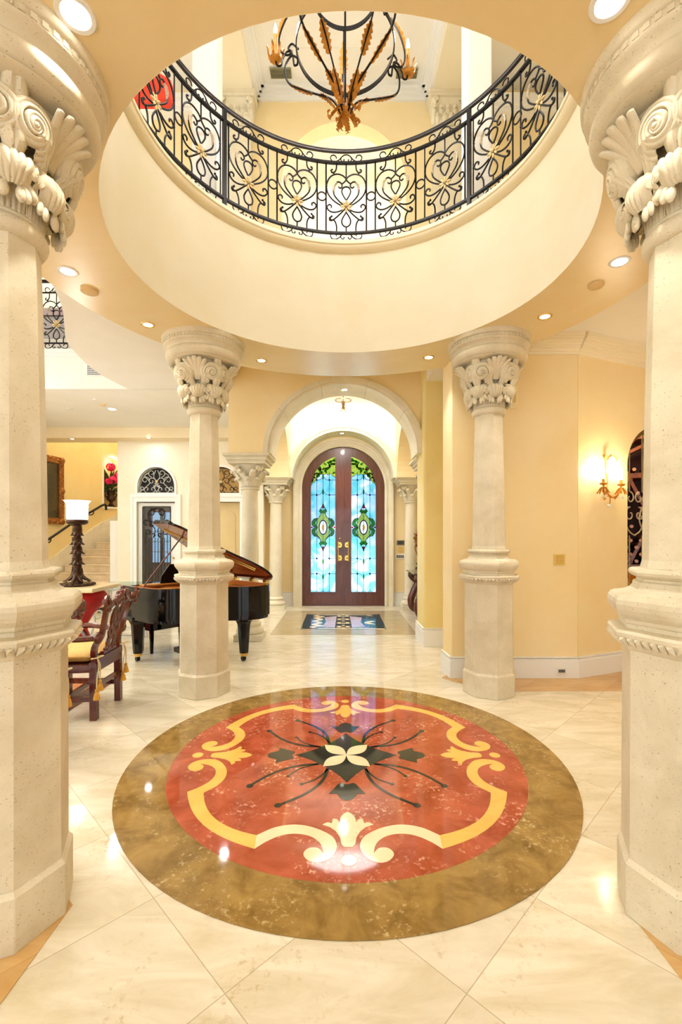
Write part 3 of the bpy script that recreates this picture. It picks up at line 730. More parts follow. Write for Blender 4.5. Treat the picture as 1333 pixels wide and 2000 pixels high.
rc = round_column((-1.325, 6.68, .001), 'round stone column behind the tail of the piano')
for x, y, lab in ((1.41, 6.98, 'round stone column hidden behind the ochre pier, only its moulded top corner showing'), (-1.335, 9.36, 'slim round stone column at the door end of the foyer on the piano side'), (1.43, 9.36, 'slim round stone column behind the floral topiary')):
    dup(rc, (x, y, .001), lab)
# ------------------------------------------------------------------ stone arches
def stone_arch(y0, y1, a_in, b_in, a_out, b_out, zs, label):
    t = thing('stone_arch', (ac, y0, zs), label, 'arch', 'foyer arches')
    NS = 5
    for k in range(NS):
        p = MB(); p.M = XZ(0); t0, t1 = PI*k/NS+.0015, PI*(k+1)/NS-.0015
        arc = lambda a, b: [(-a*math.cos(t0+(t1-t0)*i/12), b*math.sin(t0+(t1-t0)*i/12)) for i in range(13)]
        i_, o_ = arc(a_in, b_in), arc(a_out, b_out)
        p.prism(i_+o_[::-1], -.03, y1-y0)
        m_ = arc(a_out-.045, b_out-.045); p.prism(m_+arc(a_out+.02, b_out+.02)[::-1], -.05, -.01)
        p.build('voussoir', STONE2, t)
    return t
stone_arch(AW0, AW1+.01, 1.025, .966, 1.11, 1.04, 2.65, 'big stone arch on the front wall of the foyer')
stone_arch(9.12, 9.62, 1.0, .93, 1.10, 1.035, 2.65, 'inner stone arch just in front of the double door')
# ------------------------------------------------------------------ rotunda floor medallion
mt = thing('floor_medallion', (.036, DY, 0), 'round inlaid marble medallion with a red field in the rotunda floor', 'floor inlay')
p = MB(); p.prism(circ(1.429, 96), 0.0005, .004, [circ(1.151, 96)]); p.build('border_ring', M_BR, mt)
p = MB(); p.prism(circ(1.150, 96), .0005, .004); p.build('red_field', M_RED, mt)
p = MB(); p.box(-.0025, .0025, -1.429, -1.151, .0005, .0043); p.box(-.0025, .0025, 1.151, 1.429, .0005, .0043)
p.box(-1.15, 1.15, -.0015, .0015, .0005, .0043); p.box(-.0015, .0015, -1.15, 1.15, .0005, .0043); p.build('joint', M_BR, mt)
def g2(x, y):                                       # crop point of the photograph to the floor, about the medallion centre
    q = FL(670+x*370/1333, 1350+y*390/1405); return (q.x-.027, q.y-DY)
def smooth(pts, k=5, closed=True): return [(p.x, p.y) for p in cr([(a, b, 0) for a, b in pts], k, closed)]
# one half of the band: from the middle of the side arc to the end of a scroll, in floor coordinates
def seg(lst): return [(p.x, p.y) for p in cr([(*g2(a, b), 0) for a, b in lst], 5)]
inner = seg([(670, 1020), (540, 965), (400, 945), (270, 965), (150, 1020), (110, 1080), (122, 1140), (170, 1190), (245, 1213), (310, 1200), (346, 1160), (330, 1125), (290, 1107), (240, 1112), (205, 1146)])
outer_ = seg([(205, 1146), (215, 1095), (245, 1055), (305, 1022), (400, 1008), (500, 1022), (600, 1062), (690, 1115)])
I0, O0 = Vector(inner[0]), Vector(outer_[-1])
S_half = inner+outer_[1:]
def xf(pts, k):                                       # k: 0..7 symmetric copies (mirror x, then the other diagonal)
    out = []
    for x, y in pts:
        if k & 4: x, y = -y, -x
        if k & 1: x = -x
        if k & 2: y = -y
        out.append((x, y))
    return out
for k in range(8):
    p = MB(); p.prism(xf(S_half, k), .001, .0052); p.build('scroll', M_CRM if k in (0, 1) else M_YEL, mt)
# straight bands between scrolls
rin, rout = I0.length, O0.length
for k in range(4):
    a0 = math.atan2(I0.y, I0.x); b0 = math.atan2(O0.y, O0.x)
    iA, oA = [], []
    for i in range(13):
        f = i/12; s0 = 1-.0
        A = Vector(I0).lerp(Vector((-I0.y, -I0.x)), f); A *= 1+.085*math.sin(PI*f); iA.append((A.x, A.y))
        B = Vector(O0).lerp(Vector((-O0.y, -O0.x)), f); B *= 1+.085*math.sin(PI*f); oA.append((B.x, B.y))
    pts = iA+oA[::-1]
    p = MB(); p.prism(xf(pts, k), .001, .0050); p.build('band', M_YEL, mt)
tul = seg([(25, 1102), (58, 1100), (77, 1075), (84, 1035), (112, 990)])+[g2(150, 962), g2(203, 945)]+seg([(203, 945), (170, 930), (138, 936)])[1:]+[g2(128, 903)]+seg([(128, 903), (100, 908), (82, 930)])[1:]+seg([(82, 930), (72, 892), (48, 868), (22, 855)])[1:]
tul = tul+[(-x+2*0, y) for x, y in tul[::-1]]
def rot4(pts, k): c, s = round(math.cos(k*PI/2)), round(math.sin(k*PI/2)); return [(x*c-y*s, x*s+y*c) for x, y in pts]
dot = g2(26, 1197)
dtul = seg([(18, 775), (60, 765), (92, 728)])+[g2(150, 726)]+seg([(150, 726), (112, 690), (82, 660), (60, 652), (30, 660)])[1:]
dtul = dtul+[(-x, y) for x, y in dtul[::-1]]
for k in range(4):
    m = M_CRM if k == 0 else M_YEL
    p = MB(); p.prism(rot4(tul, k), .001, .0052); p.build('tulip', m, mt)
    p = MB(); p.prism(circ(.036, 20, rot4([(0, dot[1])], k)[0]), .001, .0052); p.build('dot', m, mt)
    p = MB(); p.prism(rot4(dtul, k), .001, .0052); p.build('dark_tulip', M_BLK, mt)
tip = abs(g2(375, 460)[0]); pt = g2(205, 515); pr = (abs(pt[0])+abs(pt[1]))/2
star = []
for k in range(4):
    a = k*PI/2
    T0 = Vector((math.cos(a), math.sin(a)))*tip; T1 = Vector((math.cos(a+PI/2), math.sin(a+PI/2)))*tip; W = Vector((math.cos(a+PI/4), math.sin(a+PI/4)))*pr*1.33
    for i in range(10):
        f = i/10; q = T0*(1-f)**2+W*2*f*(1-f)*.86+T1*f*f; star.append((q.x, q.y))
p = MB(); p.prism(star, .001, .0052); p.build('star', M_BLK, mt)
for k in range(4):
    a = PI/4+k*PI/2; Lp = pr*1.46; d_ = Vector((math.cos(a), math.sin(a))); n_ = Vector((-d_.y, d_.x)); lens = []
    for i in range(14): f = i/13; q = d_*Lp*f+n_*.054*math.sin(PI*f); lens.append((q.x, q.y))
    for i in range(12, 0, -1): f = i/13; q = d_*Lp*f-n_*.054*math.sin(PI*f); lens.append((q.x, q.y))
    p = MB(); p.prism(lens, .0012, .0056); p.build('petal', M_CRM, mt)
def ribbon(pts, w0, w1):
    P = [Vector((x, y, 0)) for x, y in pts]; n = len(P); L_, R_ = [], []
    for i, q in enumerate(P):
        t_ = (P[min(i+1, n-1)]-P[max(i-1, 0)]).normalized(); nn = Vector((-t_.y, t_.x, 0)); w = w0+(w1-w0)*i/(n-1)
        L_.append((q+nn*w)[:2]); R_.append((q-nn*w)[:2])
    return L_+R_[::-1]
long_ = seg([(205, 516), (330, 526), (440, 548), (550, 588), (650, 640), (705, 672)])
short = seg([(215, 517), (300, 535), (370, 562), (430, 602)])
for k in range(8):
    p = MB(); q = xf(long_, k); p.prism(ribbon(q, .011, .009), .001, .0052); p.build('tendril', M_BLK, mt)
    p = MB(); p.prism(circ(.021, 14, q[-1]), .001, .0053); p.build('tendril_tip', M_BLK, mt)
    q = xf(short, k)
    p = MB(); p.prism(ribbon(q, .007, .0055), .001, .0052); p.prism(circ(.013, 12, q[-1]), .001, .0053); p.build('tendril', M_BLK, mt)
# foyer inlay
ft = thing('foyer_inlay', (.04, 8.02, 0), 'rectangular grey inlay with a dark mosaic in the foyer floor', 'floor inlay')
p = MB(); p.box(-1.115, 1.115, -1.1, 1.1, .0005, .003); p.build('grey_border', M_GREY, ft)
p = MB(); p.box(-.69, .69, -.69, .70, .001, .0038); p.build('mosaic_field', M_TEAL, ft)
p = MB()
wav = lambda f: .06*math.sin(f*PI*6)
for sx in (-1, 1):
    for sy in (-1, 1):
        q = [(sx*(.68-.02), sy*.68), (sx*.45, sy*.64), (sx*.52, sy*.50), (sx*.38, sy*.42), (sx*.50, sy*.30), (sx*.40, sy*.16), (sx*.52, sy*.0)]
        p.prism(ribbon(smooth(q, 6, False), .035, .05), .0012, .0042)
    q = smooth([(sx*.66, .68), (sx*.3, .62), (0, .66)], 6, False); p.prism(ribbon(q, .03, .03), .0012, .0042)
    q = smooth([(sx*.66, -.68), (sx*.3, -.62), (0, -.66)], 6, False); p.prism(ribbon(q, .03, .03), .0012, .0042)
p.build('pale_scroll', M_CRM, ft)
p = MB()
for sx in (-1, 1):
    p.prism([(sx*.12, .5), (sx*.34, .36), (sx*.3, -.1), (sx*.36, -.5), (sx*.14, -.55)], .0011, .0040)
p.build('mauve_panel', marble('mauve_marble', (176, 150, 160), (206, 186, 190), (220, 206, 206), .1), ft)
for y in (-.5, -.17, .17, .5):
    p = MB(); p.prism([(.14*math.cos(2*PI*i/12)*(1 if i % 2 else .6), y+.12*math.sin(2*PI*i/12)*(1 if i % 2 else .6)) for i in range(12)], .0013, .0045); p.build('rosette', M_CRM, ft)
    p = MB(); p.prism(circ(.05, 12, (0, y)), .002, .005); p.build('rosette_centre', M_BLK, ft)
# ------------------------------------------------------------------ wrought iron
KP = .00137
def panel_paths():
    """scrollwork of one heart panel: list of (points (s,t), radius) in metres about the panel axis, t above the lower rail"""
    Q = lambda pts: [((x)*KP, (690-y)*KP) for x, y in pts]
    out = []
    for m in (1, -1):
        A = [(0, 290), (-25, 268), (-62, 257), (-102, 268), (-132, 300), (-147, 350), (-138, 400), (-110, 440), (-68, 472), (0, 508), (60, 536), (105, 541), (134, 526), (142, 503), (127, 486), (110, 494), (112, 508)]
        B = [(-58, 350), (-45, 360), (-31, 347), (-36, 326), (-60, 314), (-86, 338), (-95, 378), (-86, 418), (-45, 465), (0, 506), (60, 566), (98, 598), (120, 603), (126, 588), (114, 577)]
        C = [(-100, 224), (-113, 232), (-106, 246), (-86, 242), (-74, 218), (-72, 180)]
        D = [(-118, 585), (-112, 600), (-92, 600), (-78, 622), (-72, 650), (-72, 690)]
        E = [(-34, 330), (-12, 312), (0, 296)]
        for p in (A, B, C, D, E): out.append((Q([(x*m, y) for x, y in p]), .0060))
    out.append((Q([(0, 180), (0, 235), (0, 290)]), .0055))
    out.append((Q([(0, 450), (-22, 415), (-33, 385), (-25, 360), (0, 350), (25, 360), (33, 385), (22, 415), (0, 450)]), .0060))
    out.append((Q([(0, 540), (-22, 575), (-33, 605), (-25, 635), (0, 648), (25, 635), (33, 605), (22, 575), (0, 540)]), .0060))
    out.append((Q([(0, 648), (0, 690)]), .0055))
    for y0, sg in ((145, 1), (722, 1)):
        for m in (1, -1):
            out.append((Q([(x*m, y0+sg*(y-145)) for x, y in [(-72, 140), (-80, 122), (-102, 118), (-117, 136), (-106, 160), (-80, 164), (-52, 150), (-34, 128), (-14, 114), (0, 112)]]), .0045))
            out.append((Q([(x*m, y0+sg*(y-145)) for x, y in [(-34, 128), (-40, 150), (-26, 162), (-14, 152), (-20, 146)]]), .0040))
    return out
PATHS = panel_paths()
def scroll_panel(R, parent, name='scroll_panel', scale=1.0, flat=False, ring=True):
    """panel bent to radius R, facing +y of its own frame"""
    def P3(s, t):
        s *= scale; t *= scale
        return (s, 0, t) if flat else (R*math.sin(s/R), R*math.cos(s/R), t)
    mb = MB()
    for pts, r in PATHS:
        q = cr([(a, b, 0) for a, b in pts], 4); mb.tube([P3(p.x, p.y) for p in q], r*1.3*scale, 5)
    for x in (-150, 150): mb.tube([P3(x*KP, 0), P3(x*KP, .35), P3(x*KP, .70)], .008*scale, 4, smooth=False)
    for x, y in ((-147, 350), (147, 350), (0, 292), (-148, 510), (148, 510), (-108, 572), (108, 572), (-92, 252), (92, 252)): mb.ball(P3(x*KP, (690-y)*KP), .011*scale, 6, 4)
    if ring: mb.tube([P3((185+31*math.cos(2*PI*i/20))*KP, (260+31*math.sin(2*PI*i/20))*KP) for i in range(20)], .007*scale, 5, True)
    o = mb.build(name, IRON, parent)
    ros = MB()
    for k in range(8):
        a = 2*PI*k/8; c = (36*math.cos(a)*KP*.75, (195+36*math.sin(a)*.75)*KP)
        w = P3(*c); ros.M = Matrix.Translation(Vector(w)); ros.M = ros.M @ Matrix.Rotation(-a, 4, 'Y'); ros.ball((0, 0, 0), (.030*scale, .010*scale, .014*scale), 8, 5)
    ros.M = Matrix(); ros.ball(P3(0, 195*KP), (.015*scale, .02*scale, .015*scale), 8, 6)
    ros.build('rosette', GILTP, o)
    for m in (-1, 1):
        lf = MB(); pts = cr([(*P3(m*x*KP, (690-y)*KP),) for x, y in [(-66, 322), (-84, 334), (-92, 362), (-88, 398)]], 4)
        n = len(pts); lf.tube(pts, [.006+.008*math.sin(PI*i/(n-1))*(1 if i % 2 else .8) for i in range(n)], 6); lf.build('leaf', PALELEAF, o)
    return o
rt = thing('balcony_railing', (AX, DY, 4.47), 'round black wrought iron balcony railing with heart scrolls and gilt rosettes', 'railing')
RR = 1.545
def ringbar(mb, z0, z1, r0, r1, n=128): mb.lathe([(r0, z0), (r1, z0), (r1, z1), (r0, z1), (r0, z0)], n, smooth=True)
p = MB(); p.lathe([(RR-.014, .928), (RR-.021, .94), (RR-.018, .952), (RR, .96), (RR+.018, .952), (RR+.021, .94), (RR+.014, .928), (RR-.014, .928)], 128); p.build('handrail', plain('dark_handrail', (30, 22, 20), .3, metal=.3), rt)
zb_ = .115
for z0, z1 in ((.008, .014), (zb_-.014, zb_), (zb_+.70, zb_+.714)):
    p = MB(); ringbar(p, z0-.003, z1+.003, RR-.015, RR+.015); p.build('rail', IRON, rt)
angs = [-74, -55.6, -37.2, -18.6, 0, 18.6, 37.2, 55.6, 74, 92.6, -92.6, 111, -111]
first = {}
for a in angs:
    rg = a not in (-55.6, 37.2)
    if rg not in first:
        o = scroll_panel(RR, rt, ring=rg); o.location = (0, 0, zb_); o.rotation_euler = (0, 0, math.radians(-a)); first[rg] = o
    else:
        o = first[rg].copy(); COL.objects.link(o); o.parent = rt; o.rotation_euler = (0, 0, math.radians(-a))
        for g in first[rg].children: e = g.copy(); COL.objects.link(e); e.parent = o
for a in (-46.4, 46.4, 139, -139):
    p = MB(); x, y = RR*math.sin(math.radians(a)), RR*math.cos(math.radians(a)); p.M = Matrix.Translation((x, y, 0)) @ Matrix.Rotation(math.radians(-a), 4, 'Z'); p.box(-.016, .016, -.016, .016, 0, .93); p.build('post', IRON, rt)
# gallery railing over the living room (far, left)
gt = thing('gallery_railing', (-3.7, 6.58, 4.14), 'black iron gallery railing with a pale flower boss high over the living room', 'railing')
p = MB(); p.box(-3.5, .68, -.014, .014, .99, 1.03); p.build('handrail', IRON, gt)
for z in (.02, .115, .84):
    p = MB(); p.box(-3.5, .68, -.012, .012, z, z+.014); p.build('rail', IRON, gt)
for i in range(4):
    o = scroll_panel(1, gt, scale=1.02, flat=True); o.location = ((105-HX)/F*6.58+3.7+.04-.51*i, 0, .12)
# dark cabinet behind the gallery railing
cb = thing('cabinet', (-4.3, 7.6, 4.401), 'grey and brown cabinet behind the gallery railing', 'cabinet')
p = MB(); p.box(-.9, .6, 0, .4, 0, .74); p.build('body', plain('grey_cabinet', (112, 102, 98), .6), cb); p = MB(); p.box(-.95, .65, -.03, .43, .74, .86); p.build('top', plain('brown_top', (88, 50, 34), .4), cb)
p = MB(); p.box(-.14, -.13, -.01, 0, .05, .7); p.box(.2, .21, -.01, 0, .05, .7); p.build('door_seam', IRON, cb)
# ------------------------------------------------------------------ chandelier
chd = thing('chandelier', (.03, 3.3, 4.44), 'big iron ring chandelier with gilded acanthus straps hanging in the rotunda', 'chandelier')
def flatring(name, r, z, h):
    p = MB(); p.lathe([(r-.004, z-h/2), (r+.004, z-h/2), (r+.004, z+h/2), (r-.004, z+h/2), (r-.004, z-h/2)], 64); p.build(name, IRON, chd)
flatring('ring', .352, .57, .032); flatring('ring', .235, .97, .032)
p = MB(); p.tube([(0, 0, .12), (0, 0, 1.2), (0, 0, 3.84)], .008, 8); p.build('stem', IRON, chd)
p = MB(); p.lathe([(0, 3.84), (.03, 3.8), (.07, 3.83), (.075, 3.86)], 20); p.build('canopy', IRON, chd)
def acan(mb, pts, w, n=9):           # jagged gilded leaf along a path
    P = cr(pts, 6); m = len(P)
    for i in range(m):
        pass
    up = Vector((0, 0, 1))
    vs, fs = [], []
    for i, q in enumerate(P):
        t_ = (P[min(i+1, m-1)]-P[max(i-1, 0)]).normalized(); side = t_.cross(Vector((q.x, q.y, 0)).normalized() if Vector((q.x, q.y, 0)).length > .01 else up)
        side = side.normalized() if side.length > 1e-4 else Vector((1, 0, 0)); nn = side.cross(t_)
        f = i/(m-1); ww = w*math.sin(PI*min(1, .08+f*.92))**.6*(1.0 if i % 2 else .62)
        vs += [q-side*ww+nn*.010, q, q+side*ww+nn*.010]
    for i in range(m-1):
        for k in (0, 1): fs.append((i*3+k, i*3+k+1, i*3+k+4, i*3+k+3))
    mb.add(vs, fs)
def leafpart(parent, *leaves):
    for pts, w in leaves: p = MB(); acan(p, pts, w*1.3); p.build('gilt_leaf', GILT, parent)
CHA = [math.radians(x) for x in (92, 24, 168, -44, 228)]
for k, a in enumerate(CHA):
    ca, sa = math.cos(a), math.sin(a); C = lambda r, z: (r*ca, r*sa, z)
    arm = MB()
    arm.tube(cr([C(.03, .10), C(.10, .22), C(.25, .30), C(.42, .40), C(.455, .52), C(.41, .60), C(.36, .575), C(.36, .53), C(.385, .525)], 6), .0075, 6)
    arm.tube(cr([C(.385, .53), C(.40, .62), C(.44, .64), C(.475, .59), C(.485, .55), C(.515, .555), C(.53, .60)], 6), .007, 6)
    arm.tube(cr([C(.352, .64), C(.40, .69), C(.43, .66), C(.40, .63), C(.44, .615), C(.49, .66), C(.50, .76), C(.45, .88), C(.38, .96)], 6), .007, 6)
    ao = arm.build('arm', IRON, chd)
    leafpart(ao, ([C(.24, .295), C(.33, .345), C(.42, .40)], .02), ([C(.50, .76), C(.47, .85), C(.40, .95)], .022), ([C(.07, .16), C(.14, .25), C(.20, .28)], .026))
    if k in (0, 3, 4):
        p = MB(); p.tube(cr([C(.02, .12), C(.075, .25), C(.165, .43), C(.255, .60), C(.29, .75), C(.27, .89), C(.238, .98)], 6), .006, 6); so = p.build('strap', IRON, chd)
        leafpart(so, ([C(.03, .14), C(.07, .24), C(.12, .34)], .034), ([C(.155, .41), C(.20, .50), C(.245, .58)], .036), ([C(.275, .67), C(.29, .78), C(.26, .92)], .03))
    p = MB(); p.lathe([(.012, .585), (.035, .592), (.045, .605), (.018, .61), (.014, .62), (.012, .63), (.012, .79), (0, .79)], 12, C(.53, 0))
    for j in range(7):
        b = 2*PI*j/7; p.M = Matrix.Translation(Vector(C(.53, .60))) @ Matrix.Rotation(b, 4, 'Z'); acan(p, [(.02, 0, 0), (.045, 0, .02), (.05, 0, .06), (.062, 0, .085)], .012)
    p.M = Matrix(); co = p.build('candle_cup', GILT, chd)
    p = MB(); p.lathe([(.007, .79), (.014, .81), (.013, .83), (.004, .865), (0, .875)], 10, C(.53, 0)); p.build('bulb', FLAME, co)
p = MB(); p.lathe([(0, 0), (.012, .02), (.03, .05), (.02, .08), (.04, .12), (.02, .16)], 16)
for k in range(10):
    a = 2*PI*k/10; p.M = Matrix.Rotation(a, 4, 'Z')
    acan(p, [(.015, 0, .17), (.06, 0, .12), (.10, 0, .08), (.12, 0, .10), (.105, 0, .125)] if k % 2 else [(.012, 0, .10), (.045, 0, .05), (.06, 0, .02), (.075, 0, .035)], .024)
p.M = Matrix(); p.build('finial', GILT, chd)
# small foyer pendant showing under the big arch
pt_ = thing('pendant_lamp', (.04, 8.0, 3.66), 'small bronze pendant with drops hanging behind the big foyer arch', 'lamp')
p = MB(); p.tube([(0, 0, .1), (0, 0, .84)], .008, 6); p.build('rod', IRONB, pt_)
p = MB(); p.tube([(.14*math.cos(2*PI*i/32), .14*math.sin(2*PI*i/32), .20) for i in range(32)], .008, 6, True)
for k in range(3): a = k*PI/3; p.tube([(-.14*math.cos(a), -.14*math.sin(a), .20), (0, 0, .17), (.14*math.cos(a), .14*math.sin(a), .20)], .005, 5)
p.build('ring', IRONB, pt_)
p = MB(); p.lathe([(.0, .02), (.02, .03), (.03, .06), (.022, .10), (.03, .13), (.018, .18)], 12)
for k in range(6): a = k*PI/3; p.ball((.045*math.cos(a), .045*math.sin(a), .0+.02*(k % 2)), .012, 8, 6)
p.ball((0, 0, -.03), .013, 8, 6); p.build('drop_cluster', IRONB, pt_)
# ------------------------------------------------------------------ front double door with stained glass
DYY = 9.80
MX = lambda px: (px-HX)/F*DYY
MZ = lambda py: CH+(HY-py)/F*DYY
for name, sgn in (('door_1', -1), ('door_2', 1)):
    lab = 'left leaf' if sgn < 0 else 'right leaf'
    g0, g1 = .152, .700                    # glass edges from the centre line
    R, rg = .872, .712
    p = MB(); p.M = XZ(0)
    X = lambda x: sgn*x
    outer = [(X(.003), .02), (X(R), .02)]+[(X(R*math.cos(t_)), DS+R*math.sin(t_)) for t_ in [PI/2*i/24*.9978 for i in range(25)]]+[(X(.003), DS+R-.0003)]
    tmax = math.acos(g0/rg)
    glassp = [(X(g0), .275), (X(rg), .275)]+[(X(rg*math.cos(t_)), DS+rg*math.sin(t_)) for t_ in [tmax*i/20 for i in range(21)]]
    p.prism(outer, 0, .055, [glassp])
    d_ = p.build(name, DOORW, loc=(DC, DYY, 0)); d_['kind'] = 'structure'; d_['label'] = f'{lab} of the arched mahogany front door with stained glass'
    p = MB(); p.M = XZ(0)
    inr = [(X(g0+.02), .295), (X(rg-.02), .295)]+[(X((rg-.02)*math.cos(t_)), DS+(rg-.02)*math.sin(t_)) for t_ in [math.acos((g0+.02)/(rg-.02))*i/20 for i in range(21)]]
    p.prism(glassp, -.010, .01, [inr])
    if sgn < 0: p.add([(x, y, z) for z in (-.03, 0) for y in (.02, DS+R-.01) for x in (-.016, .016)], [(0,2,3,1),(4,5,7,6),(0,1,5,4),(2,6,7,3),(0,4,6,2),(1,3,7,5)])
    p.build('moulding', DOORW, d_)
    PANE = (glassp,)
    # glass pattern: px are photograph columns on the left leaf, mirrored for the right one
    cxg = .435
    hw = .135                               # half distance between the two outer came lines
    E = lambda x, z: (X(cxg+x), z)
    cm = MB(); cm.M = XZ(.024)
    def came(pts, r=.0058, closed=False): cm.tube([(x, z, 0) for x, z in pts], r, 5, closed)
    def arcz(x): return DS+math.sqrt(max(0, rg**2-(cxg+x)**2))
    for dx in (-hw, 0, hw): came([E(dx, .28), E(dx, min(2.86, arcz(dx)-.02))])
    rows = (2.69, 2.37)
    lows = (1.008, .682)
    pieces = {'green_glass': [], 'ruby_glass': [], 'lime_glass': [], 'cream_glass': [], 'opal_glass': [], 'amber_glass': [], 'maroon_glass': [], 'violet_glass': []}
    def piece(mname, poly): pieces[mname].append(poly)
    for zr, up in [(z, 1) for z in rows]+[(z, -1) for z in lows]:
        came([E(-(cxg-g0)+.0, zr), E(-hw, zr)]); came([E(hw, zr), E(g1-cxg, zr)])
        for s in (-1, 1):
            came([E(s*hw, zr)]+[E(s*(hw-.03-.075*math.sin(PI/2*i/8)), zr+up*.07*(1-math.cos(PI/2*i/8))) for i in range(9)])
            piece('violet_glass', [E(s*hw-.025, zr), E(s*hw, zr-.03), E(s*hw+.025, zr), E(s*hw, zr+.03)])
        piece('green_glass', [E(0, zr+up*.15), E(.02, zr+up*.08), E(.016, zr+up*.02), E(0, zr-up*.0), E(-.016, zr+up*.02), E(-.02, zr+up*.08)])
    for dx in (-hw, 0, hw):
        came([E(dx-.06, .285), E(dx-.025, .30), E(dx, .34), E(dx+.025, .30), E(dx+.06, .285)])
    # cartouche round an oval
    zc = MZ(1030)
    ell = lambda a, b, n=32, z=zc: [E(a*math.cos(2*PI*i/n), z+b*math.sin(2*PI*i/n)) for i in range(n)]
    body = [(0, .345), (.045, .30), (.06, .25), (.115, .17), (.12, .0)]
    full = [(x, z) for x, z in body]+[(x, -z) for x, z in body[::-1][1:]]; full = full+[(-x, z) for x, z in full[::-1][1:-1]]
    for s in (-1, 1):
        for t_ in (-1, 1):
            q = [(.115, .005), (.20, .01), (.245, .06), (.235, .13), (.19, .185), (.13, .195), (.105, .16), (.15, .13), (.165, .08), (.13, .06)]
            piece('green_glass', [E(s*x, zc+t_*z) for x, z in q])
            piece('lime_glass', [E(s*x, zc+t_*z) for x, z in [(.12, .065), (.155, .085), (.14, .125), (.11, .15)]])
            piece('maroon_glass', [E(s*x, zc+t_*z) for x, z in [(.055, .26), (.075, .25), (.115, .175), (.135, .17), (.13, .195), (.10, .20)]])
            piece('green_glass', [E(s*x, zc+t_*z) for x, z in [(0, .36), (.05, .40), (.085, .34), (.06, .31), (.03, .29), (0, .31)]])
            came([E(s*x, zc+t_*z) for x, z in [(.115, .005), (.20, .01), (.245, .06), (.235, .13), (.19, .185), (.13, .195), (.10, .20), (.055, .26), (.05, .32), (.085, .34), (.05, .40), (.02, .45), (0, .52)]], .0075)
        piece('ruby_glass', [E(s*.215, zc), E(s*.24, zc+.025), E(s*.268, zc), E(s*.24, zc-.025)])
    for t_ in (-1, 1): piece('ruby_glass', [E(0, zc+t_*.53), E(.03, zc+t_*.44), E(.035, zc+t_*.41), E(-.035, zc+t_*.41), E(-.03, zc+t_*.44)])
    
    oval = MB(); oval.M = XZ(.012); oval.prism(ell(.068, .135), 0, .004); 
    # foliage in the arched head
    head = [E(g0-cxg+.003, 2.78)]
    NB = 9
    low_ = []
    xs = [g0-cxg+(g1+.0-g0)*i/28 for i in range(29)]
    for i, x in enumerate(xs):
        f = i/28; base = (2.70+.11*math.sin(PI/2*min(1, f/.22))) if f < .62 else 2.81-.25*((f-.62)/.38)**1.15
        base += .016*math.sin(f*PI*11)
        low_.append((x, min(base, arcz(x)-.01)))
    hd = [E(x, z) for x, z in low_]+[E(x, arcz(x)-.004) for x in xs[::-1]]
    piece('lime_glass', hd)
    came([E(x, z) for x, z in low_], .006)
    rnd = random.Random(3)
    for i in range(38):
        x = rnd.uniform(xs[1], xs[-2]); ff = (x-xs[0])/(xs[-1]-xs[0]); lo_ = (2.84 if ff < .62 else 2.84-.25*((ff-.62)/.38)); hi_ = arcz(x)-.035
        if hi_ <= lo_: continue
        z = rnd.uniform(lo_, hi_); a = rnd.uniform(0, PI); l_, w_ = rnd.uniform(.028, .045), rnd.uniform(.014, .022)
        poly = [(x+l_*math.cos(b)*math.cos(a)-w_*math.sin(b)*math.sin(a), z+l_*math.cos(b)*math.sin(a)+w_*math.sin(b)*math.cos(a)) for b in [2*PI*j/12 for j in range(12)]]
        poly = [(px_, min(pz_, arcz(px_)-.006)) for px_, pz_ in poly]
        piece('green_glass' if i % 4 else ('amber_glass' if i % 8 else 'maroon_glass'), [E(*q) for q in poly]); came([E(*q) for q in poly], .0035, True)
    q = MB(); q.M = XZ(.03); xs_g = [v for v in glassp]
    head_cut = [E(x, z) for x, z in low_]
    lower = [(X(g0), .275), (X(rg), .275)]+[v for v in glassp[2:] if v[1] < low_[-1][1]]+head_cut[::-1]
    q.prism(lower, 0, .004, [[E(x, zc+z) for x, z in full]])
    gp = q.build('glass_pane', G_BLUE, d_)
    cm.build('lead_came', LEAD, gp)
    for mn, lst in pieces.items():
        if not lst: continue
        q = MB()
        for j, poly in enumerate(lst):
            q.M = XZ(.014+(.0012*(j % 5) if mn != 'lime_glass' else .0)-(.006 if mn in ('maroon_glass', 'cream_glass') else 0)); q.prism(poly, 0, .0008)
        q.build(mn, MATS[mn], gp)
    oval.build('opal_oval', G_PALE, gp)
    q = MB(); q.M = XZ(.014); q.prism([E(x, zc+z) for x, z in full], 0, .0008, [ell(.096, .167)]); q.build('cream_glass', G_CRM, gp)
    q = MB(); q.M = XZ(.0145); q.prism(ell(.095, .166), 0, .0008, [ell(.070, .137)]); q.build('maroon_ring', G_MAR, gp)
    am = MB(); am.M = XZ(.010); am.prism([E(.028*math.cos(2*PI*i/16)*(1+.3*math.sin(i*2.1)), zc+.075*math.sin(2*PI*i/16)*(1+.2*math.cos(i*1.7))) for i in range(16)], 0, .001); am.build('amber_figure', G_AMB, gp)
    # brass pull
    h = MB(); hx = X(.075)
    for z in (1.30, 1.02):
        h.box(hx-.042, hx+.042, -.012, 0, z-.055, z+.055)
        for ix in (-1, 1):
            for iz in (-1, 1): h.ball((hx+ix*.034, -.014, z+iz*.045), .016, 8, 6)
        h.ball((hx, -.018, z), .02, 8, 6)
    hx2 = X(.105)
    h.tube([(hx2, -.05, .965), (hx2, -.05, 1.15), (hx2, -.05, 1.365)], .011, 8)
    for z in (.965, 1.365, 1.02, 1.30): h.ball((hx2, -.05, z), .017, 8, 6)
    for z in (1.02, 1.30): h.tube([(hx2, 0, z), (hx2, -.05, z)], .009, 6)
    h.build('pull_handle', BRASS, d_, label='ornate brass pull handle')
